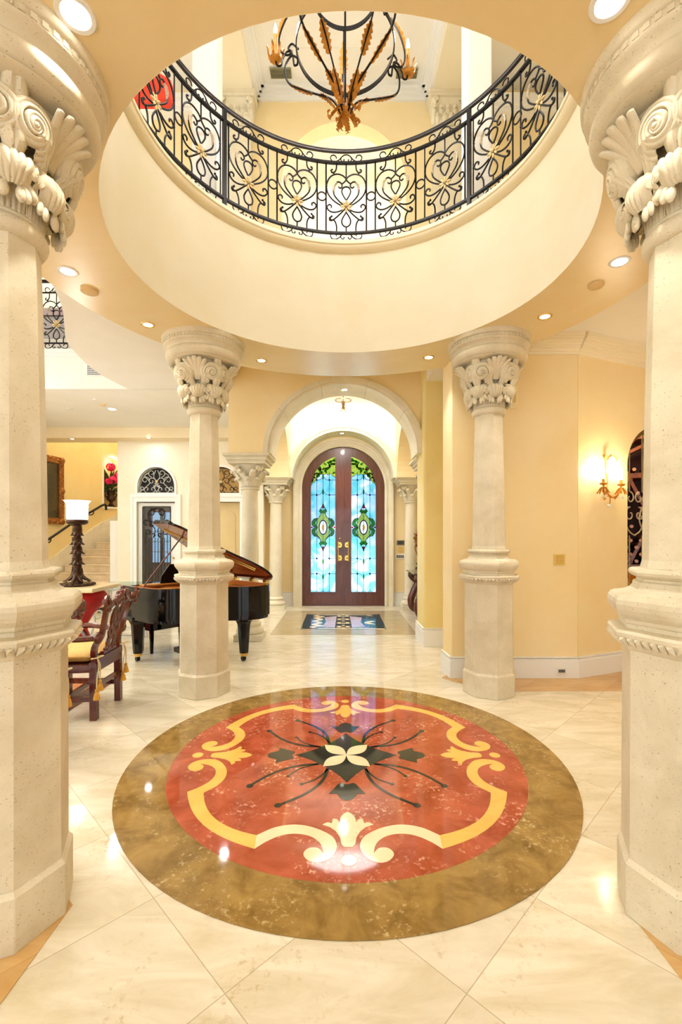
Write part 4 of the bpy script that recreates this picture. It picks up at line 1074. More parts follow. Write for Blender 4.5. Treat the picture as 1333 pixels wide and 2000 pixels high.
    if sgn < 0: h = MB(); h.M = Matrix.Rotation(PI/2, 4, 'X'); h.lathe([(.024, 0), (.024, .01), (.012, .02), (0, .022)], 14, (X(.075), 1.435, 0)); h.build('deadbolt', BRASS, d_)
p = MB(); p.M = XZ(9.79); R = .872; p.prism([(DC+.89, 0)]+[(DC+.89*math.cos(PI*i/36), DS+.89*math.sin(PI*i/36)) for i in range(37)]+[(DC-.89, 0), (DC-R-.001, 0)]+[(DC-(R+.001)*math.cos(PI*i/36), DS+(R+.001)*math.sin(PI*i/36)) for i in range(37)]+[(DC+R+.001, 0)], 0, .07); p.M = Matrix(); p.box(DC-.89, DC+.89, 9.76, 9.9, 0, .02); struct('trim_8', p, DOORW, 'dark frame and sill of the front door')
# ------------------------------------------------------------------ living room doors and transoms
def scrollgrille(name, dc, col, boss, y, back):
    t = thing(name, (dc, y, zz(963)), boss[0], 'grille', None); t['kind'] = 'thing'
    p = MB(); P = lambda pts: [(x, 0, z) for x, z in pts]
    w, h = .36, .50
    for m in (-1, 1):
        for c, r, a0, a1 in (((.10, .40), .075, -PI*.5, PI*1.6), ((.10, .24), .075, PI*.9, -PI*1.2), ((.23, .26), .085, PI*1.1, -PI*.9), ((.08, .075), .06, PI*1.5, -PI*.4), ((.20, .075), .06, -PI*.5, PI*1.5), ((.30, .09), .05, PI*1.3, -PI*.6), ((.045, .15), .045, PI*.5, PI*2.2)):
            s = spiral(c, r, r*.25, a0, a1, 22); p.tube(P([(m*x, z) for x, z in s]), .0075, 5)
        p.tube(P([(p_.x*m, p_.y) for p_ in cr([(0, .02, 0), (.05, .12, 0), (.0, .22, 0), (.06, .33, 0), (.02, .46, 0)], 6)]), .0075, 5)
        p.tube(P([(p_.x*m, p_.y) for p_ in cr([(.34, .02, 0), (.20, .14, 0), (.14, .22, 0), (.24, .34, 0), (.17, .40, 0)], 6)]), .0075, 5)
    p.build('scrollwork', col, t)
    p = MB(); fr = arch_poly(-.365, .365, .006, zz(951)-zz(963), .39); p.tube(P(fr), .008, 5, True); p.build('frame', col, t)
    q = MB(); q.ball((0, -.012, .23), (.03, .015, .035), 8, 6); q.build('boss', GILTP, t)
    p = MB(); p.M = XZ(.12); p.prism(arch_poly(-.365, .365, .006, zz(951)-zz(963), .39), 0, .01); p.build('backing', back, t)
    return t
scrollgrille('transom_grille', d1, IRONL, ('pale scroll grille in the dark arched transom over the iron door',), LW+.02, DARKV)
scrollgrille('transom_grille', d2, IRON, ('black scroll grille in the tan arched transom over the beige door',), LW+.02, plain('tan_backing', (206, 164, 96), .6))
# iron and glass door
t = thing('iron_door', (d1, LW+.06, 0), 'white framed door with an iron scroll grille behind the piano', 'door'); t['kind'] = 'structure'
zt = zz(982); p = MB(); p.M = XZ(0); p.prism([(-.38, .01), (.38, .01), (.38, zt), (-.38, zt)], 0, .05, [[(-.30, .3), (.27, .3), (.27, zz(988)), (-.30, zz(988))]]); p.build('frame', TRIM, t)
p = MB(); P = lambda pts: [(x, -.012, z) for x, z in pts]
zt2 = zz(990); p.tube(P([(-.295, .31), (.265, .31), (.265, zt2), (-.295, zt2)]), .009, 4, True, False)
for i in range(1, 9):
    x = -.295+.56*i/9; p.tube(P([(x, .31), (x, zt2-(.62 if 2 <= i <= 7 else .45))]), .008, 4, smooth=False)
for m in (-1, 1):
    for c, r, a0, a1 in (((.0+m*.12, zt2-.12), .09, PI*.5, PI*(.5+1.5*m)), ((m*.20, zt2-.30), .07, -PI*.5, PI*(-.5+1.6*m)), ((m*.09, zt2-.36), .07, PI*.5, PI*(.5-1.5*m)), ((m*.19, zt2-.52), .06, PI*.5, PI*(.5+1.6*m)), ((m*.07, zt2-.56), .05, -PI*.5, PI*(-.5-1.6*m))):
        p.tube(P([(x-.015, z) for x, z in spiral(c, r, r*.25, a0, a1, 20)]), .010, 5)
    p.tube(P([(p_.x*m-.015, p_.y) for p_ in cr([(0, zt2-.02, 0), (.16, zt2-.10, 0), (.14, zt2-.30, 0), (.03, zt2-.45, 0), (.06, zt2-.62, 0)], 6)]), .010, 5)
p.build('scroll_grille', IRON, t)
p = MB(); p.M = XZ(.02); p.prism([(-.30, .3), (.27, .3), (.27, zz(988)), (-.30, zz(988))], 0, .005); p.build('glass_pane', G_CLEAR, t)
p = MB(); p.ball((.33, -.03, 1.05), .025, 8, 6); p.tube([(.33, 0, 1.05), (.33, -.03, 1.05)], .01, 6); p.build('knob', BRASS, t)
# wooden window in the closet beyond that door
t = thing('window_9', (-4.02, 9.93, 0), 'brown wooden window with bright panes seen through the iron door', 'window', kind='structure')
p = MB(); p.box(-.22, .42, -.06, .03, .0, .92)
for x, w_ in ((-.22, .16), (.12, .07), (.36, .07)): p.box(x, x+w_, -.06, .03, .92, 2.2)
p.box(-.22, .43, -.06, .03, 2.0, 2.6); p.build('wood_frame', plain('red_brown_wood', (140, 66, 44), .4, var=.2), t)
p = MB(); p.box(-.1, .4, -.01, 0, .92, 2.05); p.build('pane', emit('sky_window', (176, 206, 246), 1.0), t)
for i in range(1, 5):
    p = MB(); p.box(-.08, .40, -.03, -.015, .92+.22*i, .935+.22*i); p.build('muntin', TRIM, t)
# beige panel door
t = thing('door_4', (d2, LW+.13, 0), 'beige panelled door with an arched panel behind the foyer column', 'door', kind='structure')
p = MB(); p.box(-.385, .385, 0, .04, .01, zz(981)); p.build('door_slab', BEIGE, t)
p = MB(); p.M = XZ(-.012); a = arch_poly(-.26, .26, 1.05, zz(1008), .14); i_ = arch_poly(-.235, .235, 1.075, zz(1009), .125); p.prism(a, 0, .014, [i_]); p.prism([(-.26, .2), (.26, .2), (.26, .95), (-.26, .95)], 0, .014, [[(-.235, .225), (.235, .225), (.235, .925), (-.235, .925)]]); p.build('panel_moulding', BEIGE, t)
# ------------------------------------------------------------------ fixtures
def downlight(loc, label, r=.052, group='recessed ceiling lights', strong=True, tilt=None):
    t = thing('recessed_light', loc, label, 'light', group)
    p = MB(); p.lathe([(r, -.004), (r+.014, -.006), (r+.018, -.001), (r+.018, 0), (r, 0), (r, -.004)], 24); p.build('trim_ring', BRASS if r < .045 else TRIM, t)
    p = MB(); p.lathe([(0, -.002), (r*.97, -.002)], 24); p.build('lens', LED, t)
    return t
DL = [((148, 28), 'bright recessed ceiling light above the left front column capital'), ((1193, 3), 'bright recessed ceiling light above the right front column capital'),
      ((133, 530), 'glaring recessed light in the tan ring just right of the left front column'), ((1211, 511), 'recessed light in the tan ring just left of the right front column'),
      ((289, 634), 'recessed light in the tan ring beside the capital over the piano'), ((1065, 618), 'recessed light in the tan ring beside the capital near the cream crown moulding'),
      ((511, 704), 'recessed light in the tan ring on the piano side of the big foyer arch'), ((838, 698), 'recessed light in the tan ring on the ochre pier side of the big foyer arch')]
DLP = []
for (px, py), lab in DL:
    d_ = (ZC-CH)*F/(HY-py); x = (px-HX)/F*d_; DLP.append((x, d_)); downlight((x, d_, ZC), lab, .05 if py < 600 else .042)
LV = [((219, 799), ZR, 'bright oval recessed light in the living room ceiling left of the column capital'), ((438, 790), ZR, 'recessed light in the living room ceiling peeping out behind the capital'), ((290, 855), 3.39, 'small recessed light in the soffit above the pale transom grille'), ((141, 857), 3.39, 'small brass rimmed spotlight in the soffit above the gilt framed painting')]
for (px, py), zc_, lab in LV:
    d_ = (zc_-CH)*F/(HY-py); downlight(((px-HX)/F*d_, d_, zc_), lab, .062 if zc_ == ZR else .035)
downlight((ac+.01, AW0+.22, 2.65+.966*.996), 'recessed light in the crown of the big foyer arch', .04)
downlight((ac-.02, 9.30, 2.65+.93*.995), 'recessed light in the crown of the inner foyer arch', .04)
def disc(name, px, py, zc_, r, mt_, lab, cat):
    d_ = (zc_-CH)*F/(HY-py); t = thing(name, ((px-HX)/F*d_, d_, zc_), lab, cat)
    p = MB(); p.lathe([(r, 0), (r, -.012), (r*.9, -.018)], 28); p.build('rim', mt_, t); p = MB(); p.lathe([(r*.9, -.018), (r*.5, -.022), (0, -.022)], 28); p.build('grille', mt_, t)
TAN = plain('tan_grille', (222, 194, 142), .6)
disc('ceiling_speaker', 175, 567, ZC, .062, TAN, 'tan round speaker in the ring soffit near the gallery railing', 'speaker')
disc('ceiling_speaker', 1165, 556, ZC, .055, TAN, 'tan round speaker in the ring soffit on the wine cellar side', 'speaker')
disc('smoke_detector', 201, 790, ZR, .05, TAN, 'beige round detector near the bright living room ceiling light', 'detector')
disc('smoke_detector', 136, 797, ZR, .05, WPLATE, 'small white detector in the living room ceiling farthest from the column', 'detector')
disc('smoke_detector', 187, 780, ZR, .045, WPLATE, 'faint white disc in the living room ceiling nearest the air vent', 'detector')
def vent(name, px0, px1, py0, py1, y, lab, cols=12, rows=7, mt_=VENT, dk=VENTD, grid=True):
    a, b = U(px0, py1, y), U(px1, py0, y); w, h = b.x-a.x, b.z-a.z
    t = thing(name, ((a.x+b.x)/2, y, a.z), lab, 'vent')
    p = MB(); p.box(-w/2, w/2, -.004, 0, 0, h); p.build('backing', dk, t)
    p = MB()
    for i in range(rows+1): p.box(-w/2, w/2, -.010, -.003, h*i/rows-.0035, h*i/rows+.0035)
    if grid:
        for i in range(cols+1): p.box(-w/2+w*i/cols-.0025, -w/2+w*i/cols+.0025, -.011, -.003, 0, h)
    p.build('slats', mt_, t)
vent('air_vent', 171, 235, 700, 733, 6.527, 'blue grey return grille in the white gallery fascia', 22, 9, TRIM)
for px, lab in ((549, 'ceiling vent upstairs left of the chandelier'), (795, 'ceiling vent upstairs right of the chandelier')):
    t = thing('ceiling_vent', ((px-HX)/F*6.72, 6.72, 8.285), lab, 'vent')
    p = MB(); p.box(-.155, .155, -.075, .075, -.012, 0); p.build('frame', VENT, t)
    p = MB()
    for i in range(6): p.box(-.145, .145, -.066+.023*i, -.054+.023*i, -.02, -.012)
    p.build('slats', plain('olive_slats', (116, 112, 84), .5), t)
# ------------------------------------------------------------------ grand piano
S = .88; TH = math.radians(-40)
TLx, TLy = -2.42, 5.46                                # treble front leg
ct, sn = math.cos(TH), math.sin(TH)
PX = TLx-(.22*ct-(-.58)*sn)*S; PY = TLy-(.22*sn+(-.58)*ct)*S
pn = thing('grand_piano', (PX, PY, .001), 'black lacquered grand piano with its lid propped open', 'piano', rz=TH)
SZ = .928
def pb(mb, *a, **k): return mb.build(*a, **k)
bent = [(.62, -.72), (.80, -.70), (.95, -.60), (1.06, -.42), (1.16, -.20), (1.30, .02), (1.46, .20), (1.56, .38), (1.56, .54), (1.48, .66), (1.34, .72)]
bent = [(q.x, q.y) for q in cr([(x, y, 0) for x, y in bent], 6)]
outl = [(0, -.72)]+bent+[(0, .72)]
sc = lambda pts, z=1: [(x*S, y*S) for x, y in pts]
cen = Vector((.7, 0))
ins = []
for i, (x, y) in enumerate(outl):
    a, b = Vector(outl[i-1]), Vector(outl[(i+1) % len(outl)]); t_ = (b-a).normalized(); n = Vector((-t_.y, t_.x)); q = Vector((x, y))+n*.045; ins.append((q.x, q.y))
ins[0] = (.34, -.675); ins[-1] = (.34, .675)
z0, z1 = .555, SZ
p = MB(); p.prism(sc([(.0, -.72)]+bent+[(.0, .72), (.0, .665), (.30, .665), (.30, .6)])[:0] or sc(outl), z0, z1-.02, [sc(ins)], True); p.build('case', BLACK, pn)
p = MB(); p.prism(sc([(x*.985+.012, y*.97) for x, y in outl]), z0-.035, z0+.02, smooth=True); p.build('case_bottom', BLACK, pn)
rim_in = sc(ins)
p = MB(); p.prism(sc(ins), z1-.10, z1-.09); p.build('soundboard', SPRUCE, pn)
p = MB()
for i in range(len(ins)):
    a, b = Vector(rim_in[i]), Vector(rim_in[(i+1) % len(ins)]); k = .996
    p.add([(a.x*k+.002, a.y*k, z1-.09), (b.x*k+.002, b.y*k, z1-.09), (b.x*k+.002, b.y*k, z1-.015), (a.x*k+.002, a.y*k, z1-.015)], [(0, 1, 2, 3)], True)
p.build('inner_rim', plain('rim_veneer', (206, 120, 58), .3), pn)
p = MB()
for i in range(24):
    y = -.55+1.1*i/23; p.tube([(.40*S, y*S, z1-.055), ((.62+.8*(i/23)**.8)*S, (y*.75+.10)*S, z1-.055)], .0025, 4)
p.build('strings', BRASS, pn)
p = MB()
for y in (-.35, .0, .35): p.bar((.38*S, y*S, z1-.05), ((1.0+y*.7)*S, (y*.75+.08)*S, z1-.05), .03, .02)
p.build('iron_plate', SPRUCE, pn)
# keyboard end
p = MB(); p.box(-.02*S, .34*S, -.72*S, .72*S, z0-.05, z0+.09); p.build('keybed', BLACK, pn, bevel=.006)
p = MB(); p.box(.02*S, .17*S, -.62*S, .62*S, z0+.09, z0+.115)
p.build('white_keys', plain('ivory', (240, 236, 222), .2), pn)
p = MB()
for i in range(36): y = (-.6+1.2*(i+.5)/36)*S; p.box(.07*S, .17*S, y-.005, y+.005, z0+.115, z0+.125) if i % 7 not in (2, 6) else None
p.build('black_keys', BLACK, pn)
p = MB(); p.box(.175*S, .34*S, -.675*S, .675*S, z0+.09, z1-.02); p.build('fallboard', MAHOG, pn)
# music desk
p = MB(); q = [(-.36, 0), (.36, 0), (.36, .10), (.27, .24), (-.27, .24), (-.36, .10)]
M = Matrix(((0, math.sin(.3), math.cos(.3), .40*S), (1, 0, 0, 0), (0, math.cos(.3), -math.sin(.3), z1-.005), (0, 0, 0, 1))); p.M = M
p.prism([(y*S, h) for y, h in q], -.008, .008); p.build('music_desk', BLACK, pn)
p = MB(); p.box(.30*S, .46*S, -.60*S, .60*S, z1-.02, z1-.004); p.build('desk_shelf', plain('shelf_wood', (204, 146, 66), .3), pn)
# lid, hinged on the spine
ang = math.radians(33)
lid = [(.46, -.74)]+[(x*1.012, y*1.02) for x, y in bent]+[(.46, .735)]
def lidM(extra=0): return Matrix.Translation((0, .735*S, z1+.008)) @ Matrix.Rotation(-ang, 4, 'X') @ Matrix.Translation((0, -.735*S, 0))
p = MB(); p.M = lidM(); p.m = 0; p.prism(sc(lid), .004, .026, smooth=False); lo = p.build('lid', BLACK, pn)
p = MB(); p.M = lidM(); p.prism(sc([(x*.985+.01, y*.985) for x, y in lid]), -.002, .003); p.build('lid_underside', MAHOGI, pn, label='red brown veneer underside of the lid')
p = MB(); p.M = lidM(); p.prism(sc([(.47, -.74), (.80, -.705), (.80, .735), (.47, .735)]), .030, .050); p.build('folded_front_lid', BLACK, pn)
p = MB(); p.M = lidM()
p.bar((.55*S, -.6*S, -.012), (1.40*S, .42*S, -.012), .02, .012); p.bar((.6*S, .5*S, -.012), (1.1*S, -.3*S, -.012), .02, .012)
p.build('lid_brace', BRASS, lo)
p = MB(); top = lidM() @ Vector((.74*S, -.42*S, 0)); p.tube([(.52*S, -.66*S, z1-.02), tuple(top)], .010, 8); p.ball(tuple(top), .018, 8, 6); p.build('prop_stick', MAHOG, pn)
p = MB()
for x in (.6, 1.0, 1.3): p.box(x*S-.03, x*S+.03, .715*S, .75*S, z1-.015, z1+.02)
p.build('hinge', BRASS, pn)
for lx, ly in ((.22, -.58), (.22, .58), (1.30, .36)):
    p = MB(); p.lathe([(.055, .10), (.062, .2), (.078, .42), (.082, .45), (.10, .485), (.16 if lx > 1 else .11, z0-.03)], 8, (lx*S, ly*S, 0), rot=PI/8, smooth=False); lg = p.build('leg', BLACK, pn)
    p = MB(); p.lathe([(.012, .05), (.03, .055), (.046, .075), (.048, .10), (0, .10)], 12, (lx*S, ly*S, 0)); p.build('brass_ferrule', BRASS, lg)
    p = MB(); p.M = Matrix.Translation((lx*S-.012, ly*S, .03)) @ Matrix.Rotation(PI/2, 4, 'X')
    p.lathe([(.0, -.02), (.028, -.02), (.03, -.012), (.03, .012), (.028, .02), (0, .02)], 16); p.build('caster', BLACK, lg)
p = MB()
for s in (-1, 1): p.bar((.42*S, s*.07, z0-.03), (.42*S, s*.05, .12), .035)
p.box(.36*S, .52*S, -.12, .12, .06, .12); p.build('pedal_lyre', BLACK, pn)
p = MB(); p.tube([(.44*S, -.12, z0-.04), (.80*S, -.05, .10)], .008, 6); p.build('lyre_rod', IRON, pn)
p = MB()
for s in (-1, 0, 1): p.box(.26*S, .40*S, s*.06-.015, s*.06+.015, .055, .07)
p.build('pedal', BRASS, pn)
# bench
bw = Vector((-2.30, 6.13, 0))
bn = thing('piano_bench', (bw.x, bw.y, .001), 'black lacquered piano bench standing at the keyboard', 'bench', rz=TH)
p = MB(); p.box(-.17, .17, -.36, .36, .40, .46); p.build('seat', BLACK, bn, bevel=.012)
p = MB(); p.box(-.15, .15, -.34, .34, .29, .40); p.build('apron', BLACK, bn)
for sx in (-1, 1):
    for sy in (-1, 1):
        p = MB(); p.lathe([(.020, 0), (.032, .34), (.032, .40)], 4, (sx*.125, sy*.31, 0), rot=PI/4, smooth=False); p.build('leg', BLACK, bn)
sm = thing('sheet_music', (bw.x+.02, bw.y-.02, .463), 'pale blue sheet of music lying on the piano bench', 'paper', rz=TH+.2)
p = MB(); p.box(-.11, .11, -.15, .15, 0, .004); p.build('sheet', plain('blue_paper', (186, 208, 232), .7), sm)
# ------------------------------------------------------------------ carved armchairs
def armchair(loc, label, rz=0):
    t = thing('carved_armchair', loc, label, 'chair', 'carved armchairs', rz)
    # faces -x; back at x=0
    for s in (-1, 1):
        p = MB(); p.bar((0, s*.225, 0), (-.005, s*.225, .47), .052, .052, (0, 1, 0)); rl = p.build('rear_leg', MAHOG, t)
        p = MB(); pts = cr([(0, s*.225, .46), (.0, s*.222, .58), (.045, s*.20, .68), (.07, s*.205, .80), (.11, s*.245, .93), (.135, s*.275, .985)], 6); n = len(pts); p.tube(pts, [.030-.008*i/n for i in range(n)], 4, sq=(0, 1, 0), smooth=False); p.build('back_upright', MAHOG, t)
        p = MB(); p.bar((-.47, s*.265, 0), (-.47, s*.265, .44), .055, .055, (0, 1, 0)); p.build('front_leg', MAHOG, t)
        p = MB(); pts = cr([(.03, s*.225, .665), (-.10, s*.25, .66), (-.28, s*.295, .67), (-.40, s*.31, .655), (-.44, s*.30, .64)], 6); p.tube(pts, .024, 6); p.ball((-.43, s*.305, .645), (.045, .035, .035)); p.ball((.03, s*.225, .665), (.04, .045, .05)); p.build('arm', MAHOG, t)
        p = MB(); pts = cr([(-.40, s*.305, .65), (-.33, s*.295, .58), (-.33, s*.275, .50), (-.36, s*.262, .44)], 5); p.tube(pts, [.024]*len(pts), 6); p.build('arm_support', MAHOG, t)
        p = MB(); p.bar((0, s*.225, .17), (-.47, s*.262, .17), .025, .04, (0, 0, 1)); p.build('stretcher', MAHOG, t)
    p = MB(); p.bar((-.24, -.245, .17), (-.24, .245, .17), .025, .04); p.build('stretcher', MAHOG, t)
    p = MB(); p.bar((0, -.225, .26), (0, .225, .26), .02, .04); p.build('stretcher', MAHOG, t)
    p = MB(); p.prism([(.025, -.235), (.025, .235), (-.49, .285), (-.49, -.285)], .385, .455); p.build('seat_rail', MAHOG, t, bevel=.006)
    p = MB(); p.bar((.012, -.22, .475), (.012, .22, .475), .05, .05); p.bar((.012, -.12, .51), (.012, .12, .51), .03, .04); p.build('shoe_rail', MAHOG, t)
    p = MB()
    def cush(u, v):
        x = -.49+.47*u; hw = .275-.045*u; y = (2*v-1)*hw; e = min(u, 1-u, v, 1-v)
        return x, y, e
    p.grid(lambda u, v: (cush(u, v)[0], cush(u, v)[1], .515+.040*min(1, cush(u, v)[2]*5)**.5), 16, 16)
    p.grid(lambda u, v: (cush(u, v)[0], cush(u, v)[1], .515-.055*min(1, cush(u, v)[2]*9)**.5), 16, 16)
    p.build('seat_cushion', CUSH, t)
    p = MB(); p.tube([(-.49, -.275, .515), (-.49, .275, .515), (-.02, .23, .515), (-.02, -.23, .515)], .007, 6, True); p.build('piping', CUSH, t)
    # serpentine crest with carved ears
    p = MB(); xb = lambda z: .07+.065*(z-.80)/.185
    def crest(y): return .965+.035*math.cos(y/.30*PI*1.0)+.022*math.cos(y/.30*PI*2)+(.018 if abs(y) > .24 else 0)
    ys = [-.31+.62*i/40 for i in range(41)]
    p.tube([(xb(crest(y)), y, crest(y)) for y in ys], [.020+.012*abs(math.sin(y*24)) for y in ys], 8)
    for s in (-1, 1):
        p.M = Matrix(((0, 0, 1, xb(.99)), (s, 0, 0, 0), (0, 1, 0, 0), (0, 0, 0, 1)))
        p.tube([(x, z, 0) for x, z in spiral((.285, .965), .048, .012, PI*.5, -PI*2.2, 26)], .016, 6); p.tube([(x, z, 0) for x, z in spiral((.262, .905), .03, .008, PI*.9, -PI*1.4, 18)], .012, 6)
    p.M = Matrix()
    for i in range(9): y = -.11+.0275*i; p.ball((xb(1.0)-.01, y, crest(y)+.018+.012*math.sin(i*2)), (.022, .018, .022), 8, 6)
    p.build('crest_rail', MAHOG, t)
    # pierced splat
    p = MB()
    def SP(pts): return [(.015+.115*((z-.5)/.47)**1.2 if z > .5 else .015, y, z) for y, z in pts]
    for s in (-1, 1):
        for pts in ([(.04, .52), (.075, .60), (.03, .68), (.085, .76), (.10, .84), (.05, .90), (.06, .96)], [(.02, .54), (.05, .62), (.09, .70), (.03, .78), (.02, .86), (.09, .93), (.13, .955)], [(.10, .54), (.06, .57), (.02, .64), (.0, .72), (.05, .80), (.07, .88), (.02, .95)]):
            p.tube(SP([(q.x*s, q.y) for q in cr([(a, b, 0) for a, b in pts], 5)]), .013, 6)
        for c, r in (((.075, .86), .03), ((.055, .73), .026), ((.055, .61), .024)): p.tube(SP([(x*s, z) for x, z in spiral(c, r, .008, 0, 5.5, 18)]), .010, 6)
    p.build('splat', MAHOG, t)
    # cushion ties with tassels at the corners
    for (x, y, dz) in ((.035, -.25, 0), (.035, .25, 0), (-.50, -.29, 0), (-.50, .29, 0)):
        p = MB()
        p.tube([(x+.0-.045*math.cos(2*PI*i/14), y+.04*math.sin(2*PI*i/14), .515-.01*math.cos(2*PI*i/14)) for i in range(14)], .005, 5, True)
        p.tube(cr([(x, y, .51), (x+.012, y, .44), (x+.008, y-.02, .36), (x+.006, y-.025, .27)], 5), .005, 5); p.tube(cr([(x, y, .51), (x+.02, y, .46), (x+.014, y+.02, .40), (x+.012, y+.022, .33)], 5), .005, 5)
        co = p.build('cushion_tie', CORD, t)
        for dx, dy, z in ((.006, -.025, .27), (.012, .022, .33)):
            p = MB(); p.lathe([(0, 0), (.012, -.008), (.014, -.022), (.009, -.028), (.015, -.034), (.024, -.07), (.026, -.09), (0, -.09)], 12, (x+dx, y+dy, z)); p.build('tassel', TASS, co)
    return t
ch1 = armchair((-2.02, 3.955, .001), 'carved mahogany armchair with gold cushion and tassels, seen whole beside the piano', .05)
dup(ch1, (-2.05, 3.10, .001), 'carved mahogany armchair mostly hidden by the nearest column, only an ear and tassels showing', .02)
# rug under the chairs
t = thing('area_rug', (-3.45, 3.8, .0005), 'red and gold patterned rug under the carved armchairs', 'rug')
p = MB(); p.box(-1.1, 1.12, -1.0, 1.0, 0, .008); p.build('field', RUG, t)
p = MB(); p.prism([(-1.1, -1), (1.12, -1), (1.12, 1), (-1.1, 1)], .0082, .0095, [[(-.95, -.85), (.97, -.85), (.97, .85), (-.95, .85)]]); p.build('border', plain('rug_border', (84, 62, 44), .95, var=.4, scale=40), t)
# ------------------------------------------------------------------ lamp table and lamp
LD = 6.0; lx = (148-HX)/F*LD; tz = .845
t = thing('lamp_table', (-3.42, LD, .001), 'red pedestal table with a cream stone top under the tall lamp', 'table')
p = MB(); p.box(-.42, .36, -.36, .36, tz-.055, tz-.001); p.build('table_top', marble('buff_stone', (232, 206, 158), (242, 222, 182), (214, 184, 132), .3), t, bevel=.012)
p = MB(); p.lathe([(.20, .06), (.21, .10), (.13, .16), (.09, .26), (.10, .36), (.17, .48), (.27, .58), (.32, .66), (.32, .72), (.28, .77), (.26, tz-.05)], 28); p.build('red_pedestal', RED, t)
p = MB(); p.lathe([(.22, 0), (.24, .02), (.23, .05), (.2, .065)], 24)
for k in range(4): a = k*PI/2+.5; p.ball((.21*math.cos(a), .21*math.sin(a), .035), (.06, .06, .035), 8, 6)
p.build('foot', GILT, t)
lp = thing('table_lamp', (lx+.02, LD, tz), 'tall bronze palm trunk table lamp with a glowing white glass shade', 'lamp')
p = MB(); p.lathe([(.0, 0), (.19, .0), (.21, .012), (.205, .03), (.17, .036), (.12, .03), (0, .03)], 32)
for k in range(18): a = 2*PI*k/18; p.ball((.19*math.cos(a), .19*math.sin(a), .022), (.034, .034, .018), 6, 5)
p.build('base_dish', BRONZE, lp)
p = MB(); p.lathe([(.07, .03), (.065, .08), (.05, .3), (.045, .5), (.042, .62), (.05, .70), (.06, .72), (.055, .77), (.05, .79), (.10, .80), (.125, .815), (.13, .84), (.12, .86), (.06, .862)], 24); p.build('trunk', BRONZE, lp)
for z, r, n in ((.22, .16, 9), (.36, .09, 8), (.50, .085, 8), (.62, .085, 8), (.74, .075, 8)):
    p = MB(); br_ = .06 if z < .3 else .05
    for k in range(n):
        a = 2*PI*k/n; p.M = Matrix.Rotation(a, 4, 'Z')
        h = .17 if z < .3 else .09
        p.grid(lambda u, v: (br_*.9+(r-br_*.9)*v**2.6, (2*u-1)*(.030*(1-.6*v**3)), z-h*v+.012*(1-(2*u-1)**2)), 6, 8)
    p.M = Matrix(); p.build('frond_collar', BRONZE, lp, solid=.004)
for k in range(3):
    p = MB(); a = -PI/2+k*.9-.7
    for i in range(22): p.ball((.06*math.cos(a), .06*math.sin(a), .06+.03*i), .008, 6, 4)
    p.build('bead_string', BRONZE, lp)
p = MB(); p.lathe([(.118, .862), (.128, .88), (.128, .95), (.127, 1.02), (.133, 1.035), (.127, 1.05), (.13, 1.07), (.15, 1.10), (.163, 1.11), (.160, 1.112), (.145, 1.10), (.124, 1.07), (.12, 1.02), (.118, .9), (.0, .87)], 36); p.build('glass_shade', SHADE, lp)
# glass coffee table behind the red pedestal
t = thing('glass_table', (-3.30, 7.05, .001), 'low glass topped table with pale iron scrolls between the stairs and the piano', 'table')
p = MB(); p.box(-.45, .5, -.4, .4, .73, .75); p.build('glass_top', G_CLEAR, t)
for s in (-1, 1):
    p = MB()
    for k in range(4): p.tube([(-.30+.2*k+x, s*.25, .35+z) for x, z in spiral((0, 0), .12, .03, PI*.5+k*PI, PI*2.6+k*PI, 22)], .012, 6)
    for x in (-.4, .44): p.tube(cr([(x, s*.3, 0), (x*.85, s*.28, .25), (x, s*.3, .5), (x*.9, s*.3, .73)], 5), .016, 6)
    p.tube([(-.4, s*.3, .03), (.44, s*.3, .03)], .012, 6); p.tube([(-.4, s*.3, .70), (.44, s*.3, .70)], .012, 6)
    p.build('scroll_base', IRONL, t)
# ------------------------------------------------------------------ stair wall: painting, handrail, urn
t = thing('painting', (-6.135, 9.17, 0), 'dark landscape oil painting in a heavy carved gilt frame', 'painting', rz=-math.atan2(.12, .8))
fz0, fz1 = 1.74, 3.16
p = MB(); p.box(.012, .03, -.75, .62, fz0+.1, fz1-.1); p.build('canvas', CANVAS, t)
p = MB()
for y0, y1, a, b in ((-.85, .72, fz0, fz0+.13), (-.85, .72, fz1-.13, fz1), (-.85, -.72, fz0, fz1), (.59, .72, fz0, fz1)): p.box(.012, .06, y0, y1, a, b)
for i in range(40):
    z = fz0+.07+(fz1-fz0-.14)*i/39; p.ball((.05, .655+.03*math.sin(i*2.4), z), (.03, .032+.008*math.sin(i*1.7), .036), 7, 5)
for i in range(14):
    y = -.8+1.47*i/13
    for z in (fz0+.05, fz1-.05): p.ball((.05, y, z+.02*math.sin(i*2)), (.03, .045, .03), 7, 5)
for y in (.665,):
    for z in (fz0+.06, fz1-.06, (fz0+fz1)/2): p.ball((.06, y, z), (.045, .07, .075), 8, 6)
p.build('gilt_frame', plain('antique_gilt', (150, 92, 32), .4, metal=.45, var=.4, scale=24), t)
t = thing('stair_handrail', (-6.05, 9.3, 0), 'dark iron wall handrail climbing the golden stair wall', 'handrail')
pts = []
def rz_(y): return 1.40+.52*(y-9.3)
for a in ((-6.16, 9.05), (-6.06, 9.35), (-5.95, 10.1), (-5.80, 10.7), (-5.76, 10.86)): pts.append((a[0]+6.05+.09, a[1]-9.3, rz_(a[1])))
pts = [(pts[0][0]-.01, pts[0][1]-.03, pts[0][2]-.06)]+pts+[(pts[-1][0]+.02, pts[-1][1]+.12, pts[-1][2]+.02), (pts[-1][0]+.03, pts[-1][1]+.14, pts[-1][2]-.10)]
p = MB(); p.tube(cr(pts, 6), .026, 8); p.build('rail', IRON, t)
